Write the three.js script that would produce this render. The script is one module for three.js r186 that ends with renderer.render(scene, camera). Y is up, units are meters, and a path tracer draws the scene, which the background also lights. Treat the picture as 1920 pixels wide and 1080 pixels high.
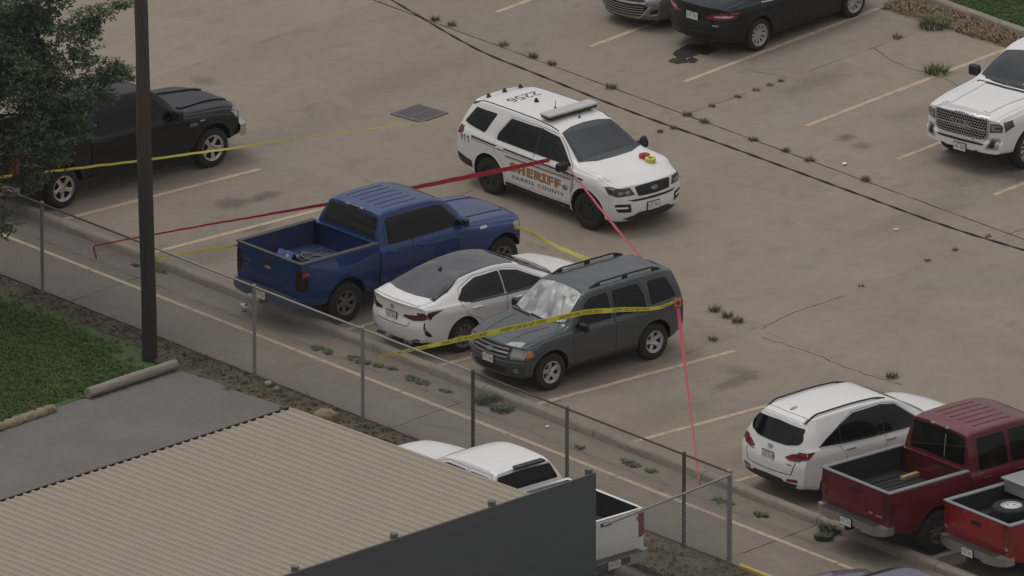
import * as THREE from 'three';
import { mergeGeometries, mergeVertices, toCreasedNormals } from 'three/addons/utils/BufferGeometryUtils.js';
import { RoundedBoxGeometry } from 'three/addons/geometries/RoundedBoxGeometry.js';
import { Brush, Evaluator, SUBTRACTION } from 'three-bvh-csg';
import { MeshBVH } from 'three-mesh-bvh';
import { createNoise2D } from 'simplex-noise';

// ---------------------------------------------------------------- camera, sky, sun, exposure
const scene = new THREE.Scene();
const PITCH = 19.3 * Math.PI / 180, DIST = 319;           // a long lens, far off and high up
const camera = new THREE.PerspectiveCamera(2.0, 16 / 9, 5, 3000);
camera.position.set(0, DIST * Math.sin(PITCH), DIST * Math.cos(PITCH));
camera.lookAt(0, 0, 0);
const renderer = new THREE.WebGLRenderer({ antialias: true });
renderer.toneMapping = THREE.LinearToneMapping;
renderer.toneMappingExposure = 0.89;
renderer.shadowMap.enabled = true;
let seedState = 12345;
const rnd = () => { seedState = (seedState + 0x6d2b79f5) | 0; let t = Math.imul(seedState ^ (seedState >>> 15), 1 | seedState); t = (t + Math.imul(t ^ (t >>> 7), 61 | t)) ^ t; return ((t ^ (t >>> 14)) >>> 0) / 4294967296; };
const rr = (a, b) => a + (b - a) * rnd();
const noise2 = createNoise2D(rnd);
const fbm = (x, y, o = 4, g = 0.5) => { let a = 1, s = 0, n = 0; for (let i = 0; i < o; i++) { s += a * noise2(x, y); n += a; a *= g; x = x * 2.03 + 11.3; y = y * 2.03 - 7.7; } return s / n; };
const SUN = new THREE.Vector3(-0.35, 1, -0.25).normalize();
{ // overcast sky: brighter overhead and around the veiled sun
  const w = 256, h = 128, d = new Float32Array(w * h * 4);
  for (let j = 0; j < h; j++) for (let i = 0; i < w; i++) {
    const th = (j + 0.5) / h * Math.PI - Math.PI / 2, ph = ((i + 0.5) / w - 0.5) * 2 * Math.PI;
    const y = Math.sin(th), x = Math.cos(th) * Math.cos(ph), z = Math.cos(th) * Math.sin(ph);
    const c = Math.max(0, x * SUN.x + y * SUN.y + z * SUN.z);
    const L = y > 0 ? 0.24 + 0.60 * y + 0.22 * c ** 6 : 0.18;
    const cx = x / (Math.abs(y) + 0.25), cz = z / (Math.abs(y) + 0.25), cl = y > 0 ? 1 + 0.42 * fbm(cx * 2.4, cz * 2.4, 4) * Math.min(1, y * 2.5) : 1;
    const o = (j * w + i) * 4;
    d[o] = L * cl * (y > 0 ? 1.0 : 1.0); d[o + 1] = L * cl * (y > 0 ? 1.0 : 0.93); d[o + 2] = L * cl * (y > 0 ? 1.03 : 0.82); d[o + 3] = 1;
  }
  const t = new THREE.DataTexture(d, w, h, THREE.RGBAFormat, THREE.FloatType);
  t.mapping = THREE.EquirectangularReflectionMapping; t.magFilter = t.minFilter = THREE.LinearFilter; t.wrapS = THREE.RepeatWrapping; t.needsUpdate = true;
  scene.background = t; scene.environment = t;
}
scene.fog = new THREE.FogExp2(new THREE.Color(0.62, 0.6, 0.57), 0.00005);   // thin summer haze
const sun = new THREE.DirectionalLight(new THREE.Color(1, 0.96, 0.9), 0.75);
sun.position.copy(SUN).multiplyScalar(120); sun.castShadow = true; sun.shadow.radius = 45;
sun.shadow.mapSize.set(2048, 2048);
Object.assign(sun.shadow.camera, { left: -30, right: 30, top: 30, bottom: -30, near: 1, far: 300 });
scene.add(sun, sun.target);

// ---------------------------------------------------------------- helpers
const clamp = (x, a = 0, b = 1) => Math.min(b, Math.max(a, x));
const sstep = (a, b, x) => { const t = clamp((x - a) / (b - a)); return t * t * (3 - 2 * t); };
const V3 = (x, y, z) => new THREE.Vector3(x, y, z);
const UX = 0.6725, UZ = -0.7382, VX = 0.654, VZ = 0.759;   // the lot's own axes: u along the joints across the kerb, v along the kerb (not quite square to each other)
const survey = (x, z) => [x * 0.938, z * 1.0588];           // measured points to metres
const uvAt = (x, z) => { const d = UX * VZ - UZ * VX; return [(x * VZ - z * VX) / d, (UX * z - UZ * x) / d]; };
const W = (u, v, y = 0) => V3(u * UX + v * VX, y, u * UZ + v * VZ);
const names = new Map();
function numbered(n) { const k = names.get(n) || 0; names.set(n, k + 1); return k ? n + '_' + String(k).padStart(3, '0') : n; }
function shade(o) { o.traverse((m) => { if (m.isMesh) { m.castShadow = true; m.receiveShadow = true; } }); return o; }
function tag(o, label, category, group, kind) { o.userData.label = label; if (category) o.userData.category = category; if (group) o.userData.group = group; if (kind) o.userData.kind = kind; return o; }
function thing(name, label, category, p = [0, 0, 0], turn = 0, group) {
  const o = new THREE.Group(); o.name = numbered(name); o.position.set(...(p.isVector3 ? p.toArray() : p)); o.rotation.y = turn; scene.add(o); return tag(o, label, category, group);
}
function part(name, geo, mat, parent = scene, label) {
  const m = new THREE.Mesh(Array.isArray(geo) ? (geo.length > 1 ? merge(geo) : geo[0]) : geo, mat); m.name = parent === scene ? numbered(name) : name; m.castShadow = m.receiveShadow = true;
  if (label) m.userData.label = label; parent.add(m); return m;
}
function merge(list) { // same attributes, unindexed
  return mergeGeometries(list.map((g) => { const n = g.index ? g.toNonIndexed() : g.clone(); for (const k of Object.keys(n.attributes)) if (!['position', 'normal', 'uv'].includes(k)) n.deleteAttribute(k); if (!n.attributes.uv) n.setAttribute('uv', new THREE.Float32BufferAttribute(new Float32Array(n.attributes.position.count * 2), 2)); if (!n.attributes.normal) n.computeVertexNormals(); return n; }));
}
const std = (r, g, b, rough = 0.8, metal = 0, extra = {}) => new THREE.MeshStandardMaterial({ color: new THREE.Color().setRGB(r, g, b), roughness: rough, metalness: metal, ...extra });
const box = (w, h, d, x = 0, y = 0, z = 0, r = 0) => (r ? new RoundedBoxGeometry(w, h, d, 2, r) : new THREE.BoxGeometry(w, h, d)).translate(x, y, z);
function tube(pts, r, seg = 8, n) { return new THREE.TubeGeometry(new THREE.CatmullRomCurve3(pts), n || Math.max(2, pts.length * 4), r, seg, false); }
function rod(a, b, r, seg = 8) { const g = new THREE.CylinderGeometry(r, r, a.distanceTo(b), seg); const q = new THREE.Quaternion().setFromUnitVectors(V3(0, 1, 0), b.clone().sub(a).normalize()); return g.applyQuaternion(q).translate((a.x + b.x) / 2, (a.y + b.y) / 2, (a.z + b.z) / 2); }
function dataTex(n, m, fn, srgb = true, repeat) { // fn(i/n, j/m) -> linear [r, g, b]
  const d = new Uint8Array(n * m * 4), toS = (x) => Math.round(255 * (srgb ? (x <= 0.0031308 ? 12.92 * x : 1.055 * Math.pow(x, 1 / 2.4) - 0.055) : x));
  for (let j = 0; j < m; j++) for (let i = 0; i < n; i++) { const c = fn((i + 0.5) / n, (j + 0.5) / m), o = (j * n + i) * 4; d[o] = toS(clamp(c[0])); d[o + 1] = toS(clamp(c[1])); d[o + 2] = toS(clamp(c[2])); d[o + 3] = 255; }
  const t = new THREE.DataTexture(d, n, m); if (srgb) t.colorSpace = THREE.SRGBColorSpace; t.magFilter = THREE.LinearFilter; t.minFilter = THREE.LinearMipmapLinearFilter; t.generateMipmaps = true; t.wrapS = t.wrapT = repeat || THREE.RepeatWrapping; t.needsUpdate = true; return t;
}
function canvasTex(w, h, draw) { const c = document.createElement('canvas'); c.width = w; c.height = h; const g = c.getContext('2d'); draw(g, w, h); const t = new THREE.CanvasTexture(c); t.colorSpace = THREE.SRGBColorSpace; t.anisotropy = 8; return t; }
// a flat polygon in lot coordinates turned into a slab with its top at y = top
function slab(poly, top, thick) {
  const s = new THREE.Shape(poly.map(([u, v]) => { const p = W(u, v); return new THREE.Vector2(p.x, -p.z); }));
  const g = new THREE.ExtrudeGeometry(s, { depth: thick, bevelEnabled: false, curveSegments: 1 }); g.rotateX(-Math.PI / 2); g.translate(0, top - thick, 0);
  return worldUV(g);
}
const TEX_SPAN = 48;
function worldUV(g) { const p = g.attributes.position, uv = new Float32Array(p.count * 2); for (let i = 0; i < p.count; i++) { uv[2 * i] = p.getX(i) / TEX_SPAN + 0.5; uv[2 * i + 1] = p.getZ(i) / TEX_SPAN + 0.5; } g.setAttribute('uv', new THREE.BufferAttribute(uv, 2)); return g; }
// ---------------------------------------------------------------- ground
const stains = [ // u, v, radius u, radius v, strength: oil and tyre marks that stay where they are
  [-0.9, -7.54, 0.35, 0.3, 0.45], [-0.2, -7.3, 0.5, 0.2, 0.5], [-1.5, -6.1, 0.3, 0.2, 0.3], [3.55, -13.1, 0.25, 0.3, 0.35], [-0.3, 6.8, 0.6, 0.25, 0.4], [0.1, 6.4, 0.3, 0.5, 0.3],
  [12.9, -4.0, 1.2, 0.45, 0.3], [-2.6, 7.0, 1.2, 0.6, 0.18], [-2.8, 9.8, 1.0, 0.5, 0.2], [-3.2, -5.6, 0.7, 0.5, 0.25], [13, 0.5, 1.2, 0.4, 0.2], [11.5, 2.2, 1.4, 0.5, 0.2], [13.2, -1.2, 0.8, 0.4, 0.2],
  [6.5, -10.2, 2.5, 0.5, 0.12], [2.5, -9.6, 2.5, 0.6, 0.10], [9, 3, 2, 0.4, 0.14], [5.0, 12, 0.4, 3, 0.12], [12, 4, 0.3, 2.5, 0.2], [-2.2, 4.2, 1.2, 1.0, 0.22], [-2.2, 1.2, 1.2, 0.8, 0.2], [-2.2, -2.2, 1.2, 0.8, 0.22], [-2.4, 12.5, 1.5, 1, 0.25], [-2.4, 15.5, 1.5, 1, 0.25],
  [11.0, -1.2, 0.25, 0.2, 0.5], [10.9, -0.6, 0.2, 0.2, 0.4], [12.2, 3.0, 0.7, 0.3, 0.3], [13.6, 1.9, 0.5, 0.3, 0.25], [4.2, -5.2, 0.3, 0.1, 0.2], [1.2, 9.2, 0.4, 0.3, 0.2], [-1.2, -10.2, 1.6, 0.7, 0.2],
];
const concreteMap = dataTex(1800, 1800, (a, b) => {
  const x = (a - 0.5) * TEX_SPAN, z = (b - 0.5) * TEX_SPAN, [u, v] = uvAt(x, z);
  let m = 1 + 0.075 * fbm(x * 0.22, z * 0.22, 3) + 0.045 * fbm(u * 0.35 + 40, v * 1.4, 4) + 0.06 * fbm(x * 2.2, z * 2.2, 3) + 0.05 * sstep(0.25, 0.6, fbm(u * 1.6 + 17, v * 0.5, 4)) - 0.06 * sstep(0.3, 0.6, fbm(u * 0.9 - 21, v * 2.4 + 5, 4)) + 0.045 * fbm(x * 9, z * 9, 2) + 0.05 * (rnd() - 0.5);
  const su = Math.floor((u + 5.5) / 7.5), sv = Math.floor((v + 4.5) / 9.5); // every pour of concrete has its own tone
  m *= 1 + 0.05 * Math.sin(su * 12.9 + sv * 78.2);
  let w = 0.5 + 0.5 * fbm(x * 0.5 + 9, z * 0.5 - 3, 3);
  const wn = 0.35 * fbm(u * 1.1 + 3, v * 1.1, 3), wn2 = 0.3 * fbm(u * 4, v * 4 + 9, 2);
  for (const [cu, cv, ru, rv, k] of stains) { const du = (u - cu) / ru, dv = (v - cv) / rv, d = du * du + dv * dv; if (d < 5) m *= 1 - k * sstep(1.5, 0.15, Math.sqrt(d) + wn + wn2); }
  // dark blotches of ground-in dirt
  const bl = sstep(0.32, 0.62, fbm(u * 0.55 + 70, v * 0.75 + 13, 4)); m *= 1 - 0.10 * bl;
  const gray = clamp(0.25 + 0.75 * fbm(u * 0.16 + 5, v * 0.16, 2)) * 0.35;
  if (u < -4.3) { // alley: older, dirtier, darker along the kerb and along the joint in its middle
    m *= 0.80 - 0.10 * sstep(-5.0, -4.45, u + 0.25 * fbm(v * 0.8, u, 3)) + 0.05 * fbm(v * 0.5, u * 2, 3);
    m *= 1 - 0.2 * sstep(-2.0, -7.5, v + 1.5 * fbm(u * 0.5, v * 0.4, 2)); // tree shade painted into the concrete toward the left end
    m *= 1 - 0.14 * sstep(0.25, 0.0, Math.abs(u + 5.15 + 0.1 * fbm(v, 3, 2)));
  } else if (u < 1.5) m *= 0.95 - 0.06 * sstep(-2.8, -4.2, u + 0.4 * fbm(u, v, 2));
  const c = [0.262, 0.214, 0.167], g = [0.212, 0.196, 0.175];
  return [0, 1, 2].map((i) => (c[i] * (1 - gray) + g[i] * gray) * m * (1 + 0.03 * (w - 0.5) * (2 - i)));
});
const M = {};
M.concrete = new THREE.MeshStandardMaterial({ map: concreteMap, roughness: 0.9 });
M.joint = std(0.045, 0.036, 0.026, 0.95);
M.paintLine = new THREE.MeshStandardMaterial({ roughness: 0.85, map: dataTex(256, 256, (a, b) => { const w = sstep(0.12, 0.5, fbm(a * 24, b * 24, 4)) * 0.7 + 0.12 * rnd(); return [0.47 - 0.17 * w, 0.365 - 0.11 * w, 0.255 - 0.05 * w]; }) });
M.dirt = new THREE.MeshStandardMaterial({ roughness: 1, map: dataTex(1024, 1024, (a, b) => { const x = a * 48, z = b * 48, n = fbm(x * 1.2, z * 1.2, 4), g = sstep(-0.1, 0.5, fbm(x * 0.8 + 31, z * 0.8, 3)), f = fbm(x * 8, z * 8, 2) * 0.25 + 0.3 * (rnd() - 0.5); const k = (1 + 0.3 * n + f); return [(0.105 * (1 - g) + 0.075 * g) * k, (0.08 * (1 - g) + 0.075 * g) * k, (0.056 * (1 - g) + 0.042 * g) * k]; }) });
M.asphalt = new THREE.MeshStandardMaterial({ roughness: 0.92, map: dataTex(1024, 1024, (a, b) => { const x = a * 48, z = b * 48, n = 1 + 0.10 * fbm(x * 0.5, z * 0.5, 4) + 0.09 * fbm(x * 5, z * 5, 2) + 0.12 * (rnd() - 0.5), br = sstep(-0.2, 0.6, fbm(x * 0.25 + 4, z * 0.25 + 2, 3)); return [(0.158 + 0.012 * br) * n, (0.148 - 0.002 * br) * n, (0.138 - 0.010 * br) * n]; }) });
M.turf = new THREE.MeshStandardMaterial({ roughness: 1, map: dataTex(768, 768, (a, b) => { const x = a * 48, z = b * 48, n = fbm(x * 0.7, z * 0.7, 4), k = 1 + 0.25 * fbm(x * 5, z * 5, 2) + 0.25 * (rnd() - 0.5), y = sstep(0.05, 0.6, n); return [(0.068 + 0.035 * y) * k, (0.112 + 0.016 * y) * k, (0.036 + 0.008 * y) * k]; }) });
M.soilBase = std(0.06, 0.047, 0.033, 1);

// the wide sheet under everything
const base = part('ground', worldUV(new THREE.PlaneGeometry(2400, 2400, 1, 1).rotateX(-Math.PI / 2).translate(0, -0.14, 0)), M.dirt); base.userData.kind = 'structure';

const lot = new THREE.Group(); lot.name = 'parking_lot'; lot.userData.kind = 'structure'; scene.add(lot);
const KERB_F = -4.46, KERB_B = -4.24;
part('joint_filler', slab([[-4.3, -40], [19.2, -40], [19.2, 40], [-4.3, 40]], -0.028, 0.03), M.joint, lot);
function edge(a, b, amp) { // a broken slab edge
  const out = [], L = Math.hypot(b[0] - a[0], b[1] - a[1]), n = Math.max(2, Math.round(L / 0.22)), nx = (b[1] - a[1]) / L, ny = -(b[0] - a[0]) / L;
  for (let i = 0; i < n; i++) { const t = i / n, x = a[0] + (b[0] - a[0]) * t, y = a[1] + (b[1] - a[1]) * t, d = i ? amp * (fbm(x * 1.3 + nx * 9, y * 1.3 + ny * 5, 2) - 0.25) : 0; out.push([x - nx * d, y - ny * d]); }
  return out;
}
const uB = [KERB_B, 2.02, 9.52, 17.9], vB = [-33, -23.45, -13.95, -4.5, 5.05, 14.55, 24.0, 34];
const gapU = [0, 0.012, 0.05, 0], gapV = 0.012;
for (let i = 0; i < 3; i++) for (let j = 0; j < vB.length - 1; j++) {
  const u0 = uB[i] + gapU[i] / 2 + (i ? 0 : 0.0), u1 = uB[i + 1] - gapU[i + 1] / 2, wide = i === 2 ? 0.02 : gapV, v0 = vB[j] + wide / 2, v1 = vB[j + 1] - wide / 2;
  const c = [[u0, v0], [u1, v0], [u1, v1], [u0, v1]], amp = 0.016;
  const poly = []; c.forEach((p, k) => poly.push(...edge(p, c[(k + 1) % 4], (k === 1 && i === 2) || (k === 3 && i === 0) ? 0 : amp)));
  part('concrete_slab', slab(poly, 0, 0.024), M.concrete, lot);
}
// alley of slabs between the fence and the kerb
const alley = new THREE.Group(); alley.name = 'alley'; alley.userData.kind = 'structure'; scene.add(alley);
part('joint_filler', slab([[-7.0, -40], [-4.4, -40], [-4.4, 40], [-7.0, 40]], -0.03, 0.03), M.joint, alley);
const aB = [-34, -24.8, -15.3, -5.8, 3.72, 13.22, 22.7, 34];
for (let j = 0; j < aB.length - 1; j++) for (const [u0, u1] of [[-7.02, -5.155], [-5.14, KERB_F]]) {
  const v0 = aB[j] + 0.015, v1 = aB[j + 1] - 0.015, c = [[u0, v0], [u1, v0], [u1, v1], [u0, v1]], poly = [];
  c.forEach((p, k) => poly.push(...edge(p, c[(k + 1) % 4], k === 1 && u1 === KERB_F ? 0 : 0.022)));
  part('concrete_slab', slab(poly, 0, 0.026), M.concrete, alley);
}
// kerbs: a chamfered profile swept along v, cast in lengths
M.kerb = new THREE.MeshStandardMaterial({ roughness: 0.92, map: dataTex(512, 512, (a, b) => { const x = a * 24, z = b * 24, n = 1 + 0.14 * fbm(x * 1.1, z * 1.1, 4) + 0.1 * fbm(x * 7, z * 7, 2) + 0.1 * (rnd() - 0.5); return [0.255 * n, 0.215 * n, 0.172 * n]; }) });
function kerb(name, u0, u1, h, vs, uvScale) {
  const k = new THREE.Group(); k.name = name; k.userData.kind = 'structure'; scene.add(k);
  for (let i = 0; i < vs.length - 1; i++) {
    const n = Math.max(2, Math.round((vs[i + 1] - vs[i]) / 0.4)), prof = [[u0, -0.03], [u0 + 0.012, h * 0.7], [u0 + 0.035, h - 0.012], [u0 + 0.06, h], [u1 - 0.03, h], [u1, h - 0.02], [u1, -0.03]], pos = [], idx = [];
    for (let j = 0; j <= n; j++) { const v = vs[i] + 0.008 + (vs[i + 1] - vs[i] - 0.016) * j / n; prof.forEach(([u, y], q) => { const p = W(u + (q < 3 ? 0.008 * noise2(v * 1.5, q) : 0), v, y + (q > 1 && q < 5 ? 0.006 * noise2(v * 0.8, 7) : 0)); pos.push(p.x, p.y, p.z); }); }
    const P = prof.length; for (let j = 0; j < n; j++) for (let q = 0; q < P - 1; q++) { const a = j * P + q, b = a + 1, c = a + P, d = c + 1; idx.push(a, c, b, b, c, d); }
    for (let q = 1; q < P - 1; q++) { idx.push(0, q, q + 1, n * P, n * P + q + 1, n * P + q); }
    let g = new THREE.BufferGeometry(); g.setAttribute('position', new THREE.Float32BufferAttribute(pos, 3)); g.setIndex(idx); g = toCreasedNormals(g, 0.6);
    worldUV(g); part('kerb_stone', g, M.kerb, k);
  }
  return k;
}
kerb('kerb', KERB_F, KERB_B, 0.15, [-34, -25, -21.3, -15.3, -12.3, -9.0, -5.8, -2.7, 0.5, 3.72, 6.9, 10.0, 13.22, 16.5, 19.6, 22.7, 34]);
kerb('lawn_kerb', 17.92, 18.14, 0.16, [-34, -15, -11.0, -7.2, -3.4, 0.4, 4.2, 8, 34]);
{ // yellow painted edge of the alley beyond the fence's end
  const y = kerb('painted_kerb', -7.06, -6.94, 0.05, [13.62, 16.2, 18.8]); y.children.forEach((m) => { m.material = std(0.50, 0.36, 0.10, 0.8); });
}
// painted lines
function line(a, b, w, parent, wear = 0) {
  const L = Math.hypot(b.x - a.x, b.z - a.z), g = new THREE.BoxGeometry(L, 0.004, w, Math.max(1, Math.round(L / 0.3)), 1, 1), p = g.attributes.position;
  for (let i = 0; i < p.count; i++) p.setZ(i, p.getZ(i) * (1 + 0.07 * noise2(p.getX(i) * 2, a.x)));
  g.rotateY(Math.atan2(-(b.z - a.z), b.x - a.x)); g.translate((a.x + b.x) / 2, 0.003, (a.z + b.z) / 2);
  const uv = g.attributes.uv; for (let i = 0; i < uv.count; i++) uv.setXY(i, g.attributes.position.getX(i) / 8, g.attributes.position.getZ(i) / 8);
  return part('painted_line', g, M.paintLine, parent);
}
const ST = 38.6 * Math.PI / 180, SD = V3(Math.cos(ST), 0, -Math.sin(ST));
const stallStarts = [[-4.1, -14.9], [-4.1, -12.1], [-4.1, -9.28], [-4.1, -6.62], [-4.05, -0.62 - 0.1], [-4.05, 2.1 - 0.1], [-4.1, 4.85], [-4.1, 7.63], [-4.1, 10.5], [-4.1, 13.3], [-4.1, 15.98]];
for (const [u, v] of stallStarts) { const a = W(u, v); line(a, a.clone().addScaledVector(SD, 4.95), 0.118, lot); }
const SU = 49.6 * Math.PI / 180, UD = V3(Math.cos(SU), 0, -Math.sin(SU));
for (const v of [-14.55, -11.7, -8.8, -5.9, -2.25, 0.45, 3.3, 6.1]) { const end = v === -8.8 || v === -11.7 ? 9.9 + 1 : 10.88, a = W(end, v), L = 6.35; line(a, a.clone().addScaledVector(UD, L), 0.118, lot); }
{ // the long worn line in the alley, in uneven dabs
  for (let v = -13; v < 20; v += 3.1) line(W(-5.53, v), W(-5.53, v + 3.06), rr(0.085, 0.11), alley);
}
// cracks in the slabs
function crack(pts, w, parent = lot) {
  const curve = new THREE.CatmullRomCurve3(pts.map(([u, v]) => W(u, v))), n = Math.round(curve.getLength() / 0.07), pos = [], idx = [], q = curve.getSpacedPoints(n);
  for (let i = 0; i <= n; i++) { const p = q[i], d = q[Math.min(n, i + 1)].clone().sub(q[Math.max(0, i - 1)]).normalize(), s = V3(-d.z, 0, d.x), off = 0.03 * noise2(p.x * 2.2, p.z * 2.2) + 0.02 * noise2(p.x * 7, p.z * 7), hw = w * (0.4 + 0.6 * Math.abs(noise2(p.x * 3 + 5, p.z * 3))); for (const k of [-1, 1]) { const r = p.clone().addScaledVector(s, off + k * hw); pos.push(r.x, 0.003, r.z); } }
  for (let i = 0; i < n; i++) { const a = 2 * i; idx.push(a, a + 2, a + 1, a + 1, a + 2, a + 3); }
  const g = new THREE.BufferGeometry(); g.setAttribute('position', new THREE.Float32BufferAttribute(pos, 3)); g.setIndex(idx); g.computeVertexNormals(); part('crack', g, M.joint, parent);
}
crack([[12.35, -5.35], [12.55, -4.9], [12.6, -4.55]], 0.010);
crack([[15.2, -4.5], [14.9, -3.3], [15.0, -2.2], [14.6, -0.9]], 0.014);
crack([[1.75, 5.5], [1.9, 6.6], [1.85, 7.9], [2.0, 9.3]], 0.013); crack([[2.1, 5.15], [3.2, 5.0], [4.6, 5.1]], 0.011); crack([[-0.5, -5.5], [0.2, -3.8], [0.1, -2.2]], 0.007);
crack([[-6.4, 3.9], [-6.0, 5.3], [-6.2, 7]], 0.007, alley);
// wet oil under the black sedan
function puddle(cu, cv, blobs) {
  const t = thing('oil_puddle', 'dark wet oil puddle on the concrete behind the black sedan', 'puddle', W(cu, cv)); const m = std(0.045, 0.037, 0.034, 0.4);
  blobs.forEach(([u, v, a, b, ph], i) => { const s = new THREE.Shape(); const N = 40; for (let k = 0; k <= N; k++) { const th = k / N * 2 * Math.PI, r = 1 + 0.22 * noise2(Math.cos(th) * 1.6 + ph, Math.sin(th) * 1.6); const x = u + a * r * Math.cos(th), y = v + b * r * Math.sin(th); k ? s.lineTo(x, y) : s.moveTo(x, y); }
    const g = new THREE.ExtrudeGeometry(s, { depth: 0.0015, bevelEnabled: false }).rotateX(-Math.PI / 2).translate(0, 0.002 + i * 0.003, 0); part('oil_pool', g, m, t); });
}
// (x to the right, y away from the camera, both in metres on the ground)
puddle(12.0, -6.95, [[0.22, 0.42, 0.42, 0.34, 1], [-0.06, 0.12, 0.25, 0.24, 4], [-0.17, -0.3, 0.19, 0.19, 7], [0.1, -0.28, 0.1, 0.17, 11]]);

// dirt verge, driveway, lawns
const verge = part('dirt_verge', slab([[-7.9, -34], [-7.04, -34], [-7.04, 34], [-9.2, 34], [-8.6, 18], [-8.3, 12], [-7.75, 1.6], [-7.9, -0.4], [-8.05, -1.45]], -0.02, 0.06), M.dirt); verge.userData.kind = 'structure';
{
  const pts = [[-40, -1.9], [-12.7, -1.78], [-11.3, -1.8], [-10.2, -1.72], [-9.2, -1.66], [-8.2, -1.62], [-7.98, -1.5], [-7.9, -0.9], [-7.88, 0.0], [-7.76, 1.6], [-8.0, 5], [-8.4, 9], [-8.6, 12], [-9.0, 16], [-9.2, 34], [-40, 34]];
  const poly = []; pts.forEach((p, k) => poly.push(...edge(p, pts[(k + 1) % pts.length], 0.05)));
  part('asphalt_driveway', slab(poly, -0.008, 0.05), M.asphalt).userData.kind = 'structure';
}
const lawn = part('lawn_ground', slab([[-40, -34], [-7.9, -34], [-7.62, -6], [-7.75, -2.6], [-8.3, -1.75], [-12.8, -1.84], [-40, -1.9]], -0.002, 0.06), M.turf); lawn.userData.kind = 'structure';
const lawn2 = part('far_lawn_ground', slab([[18.14, -34], [60, -34], [60, 34], [18.14, 34]], 0.12, 0.2), M.turf); lawn2.userData.kind = 'structure';
const litterBed = part('leaf_litter_bed', slab(edge([17.05, -6.05], [17.35, -2.2], 0.1).concat([[17.4, 0.2], [17.92, 0.4], [17.92, -6.3]]), 0.012, 0.02), std(0.11, 0.08, 0.055, 1)); litterBed.userData.kind = 'structure';
// ---------------------------------------------------------------- grass, weeds, litter
function bladeTuft(n, r, h, lean, wdt = 0.012) { // a clump of bent blades
  const pos = [], col = [];
  for (let i = 0; i < n; i++) {
    const a = rr(0, 6.283), d = r * Math.sqrt(rnd()) * 0.8, x = Math.cos(a) * d, z = Math.sin(a) * d, b = a + rr(-0.9, 0.9), l = h * rr(0.5, 1.1), o = lean * l * rr(0.4, 1.2), w = wdt * rr(0.7, 1.3);
    const sx = -Math.sin(b) * w, sz = Math.cos(b) * w, mx = x + Math.cos(b) * o * 0.35, mz = z + Math.sin(b) * o * 0.35, tx = x + Math.cos(b) * o, tz = z + Math.sin(b) * o;
    pos.push(x - sx, 0, z - sz, x + sx, 0, z + sz, mx + sx, l * 0.6, mz + sz, x - sx, 0, z - sz, mx + sx, l * 0.6, mz + sz, mx - sx, l * 0.6, mz - sz, mx - sx, l * 0.6, mz - sz, mx + sx, l * 0.6, mz + sz, tx, l, tz);
  }
  const g = new THREE.BufferGeometry(); g.setAttribute('position', new THREE.Float32BufferAttribute(pos, 3)); g.computeVertexNormals(); return g;
}
const leafMat = (r, g, b) => new THREE.MeshPhysicalMaterial({ color: new THREE.Color().setRGB(r, g, b), roughness: 0.85, transmission: 0.3, thickness: 0, side: THREE.DoubleSide });
M.weed = [std(0.165, 0.155, 0.075, 0.9, 0, { side: 2 }), std(0.115, 0.145, 0.065, 0.9, 0, { side: 2 }), std(0.2, 0.165, 0.10, 0.95, 0, { side: 2 })];
M.blade = std(0.042, 0.085, 0.018, 0.85, 0, { side: 2 });
function lawnBlades(name, label, inside, u0, u1, v0, v1, n, y, size) {
  const g = bladeTuft(6, 0.055, 0.034, 0.9, 0.007), im = new THREE.InstancedMesh(g, new THREE.MeshStandardMaterial({ color: 0xffffff, roughness: 0.9, side: 2 }), n), m = new THREE.Matrix4(), q = new THREE.Quaternion(), c = new THREE.Color(); let k = 0;
  for (let t = 0; t < n * 4 && k < n; t++) { const u = rr(u0, u1), v = rr(v0, v1), w = inside(u, v); if (rnd() > w) continue; const p = W(u, v, y), s = size * rr(0.6, 1.25); q.setFromAxisAngle(V3(0, 1, 0), rr(0, 6.28)); m.compose(p, q, V3(s, s * rr(0.7, 1.3), s)); im.setMatrixAt(k, m); const f = fbm(u * 0.6, v * 0.6, 3), b = rr(0.86, 1.14); c.setRGB((0.080 + 0.04 * sstep(0, 0.6, f)) * b, (0.145 + 0.02 * f) * b, 0.043 * b); im.setColorAt(k, c); k++; }
  im.count = k; im.name = name; im.castShadow = im.receiveShadow = true; scene.add(im); return tag(im, label, 'grass', null, 'stuff');
}
lawnBlades('lawn_grass', 'mown green grass between the driveway edge, the pole and the fence', (u, v) => { const a = sstep(-7.75, -8.5, u - 0.25 * fbm(u, v, 2) + 0.45 * sstep(-4.5, -2.0, v)), b = sstep(-1.8, -2.15, v); return a * b; }, -15.5, -7.6, -11, -1.8, 42000, 0, 1.15);
lawnBlades('far_lawn_grass', 'mown grass behind the kerb at the far corner of the lot', (u, v) => 1, 18.16, 21.5, -8.5, -0.5, 16000, 0.12, 1.15);
function weed(u, v, r, h, kind, label, n = 60, group) {
  const g = bladeTuft(n, r * 0.95, h * 0.7, 1.0, 0.007), m = part('weed_tuft', g, M.weed[kind]); m.position.copy(W(u, v)); m.rotation.y = rr(0, 6); return tag(m, label, 'weed', group);
}
const uvOf = (x, z) => [x * 0.7169 - z * 0.6972, x * 0.6972 + z * 0.7169];
const jointWeeds = [[4.16, 1.26, 'leftmost of the three green weed tufts in the joint right of the grey SUV'], [4.42, 1.6, 'middle one of the three green weed tufts in the joint right of the grey SUV'], [4.62, 1.88, 'rightmost of the three green weed tufts in the joint right of the grey SUV']];
for (const [x, z, l] of jointWeeds) weed(...uvOf(x, z), 0.13, 0.17, 0, l, 80);
weed(...uvOf(4.11, 2.84), 0.11, 0.12, 0, 'small weed tuft at the end of the stall line right of the grey SUV', 50);
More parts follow.
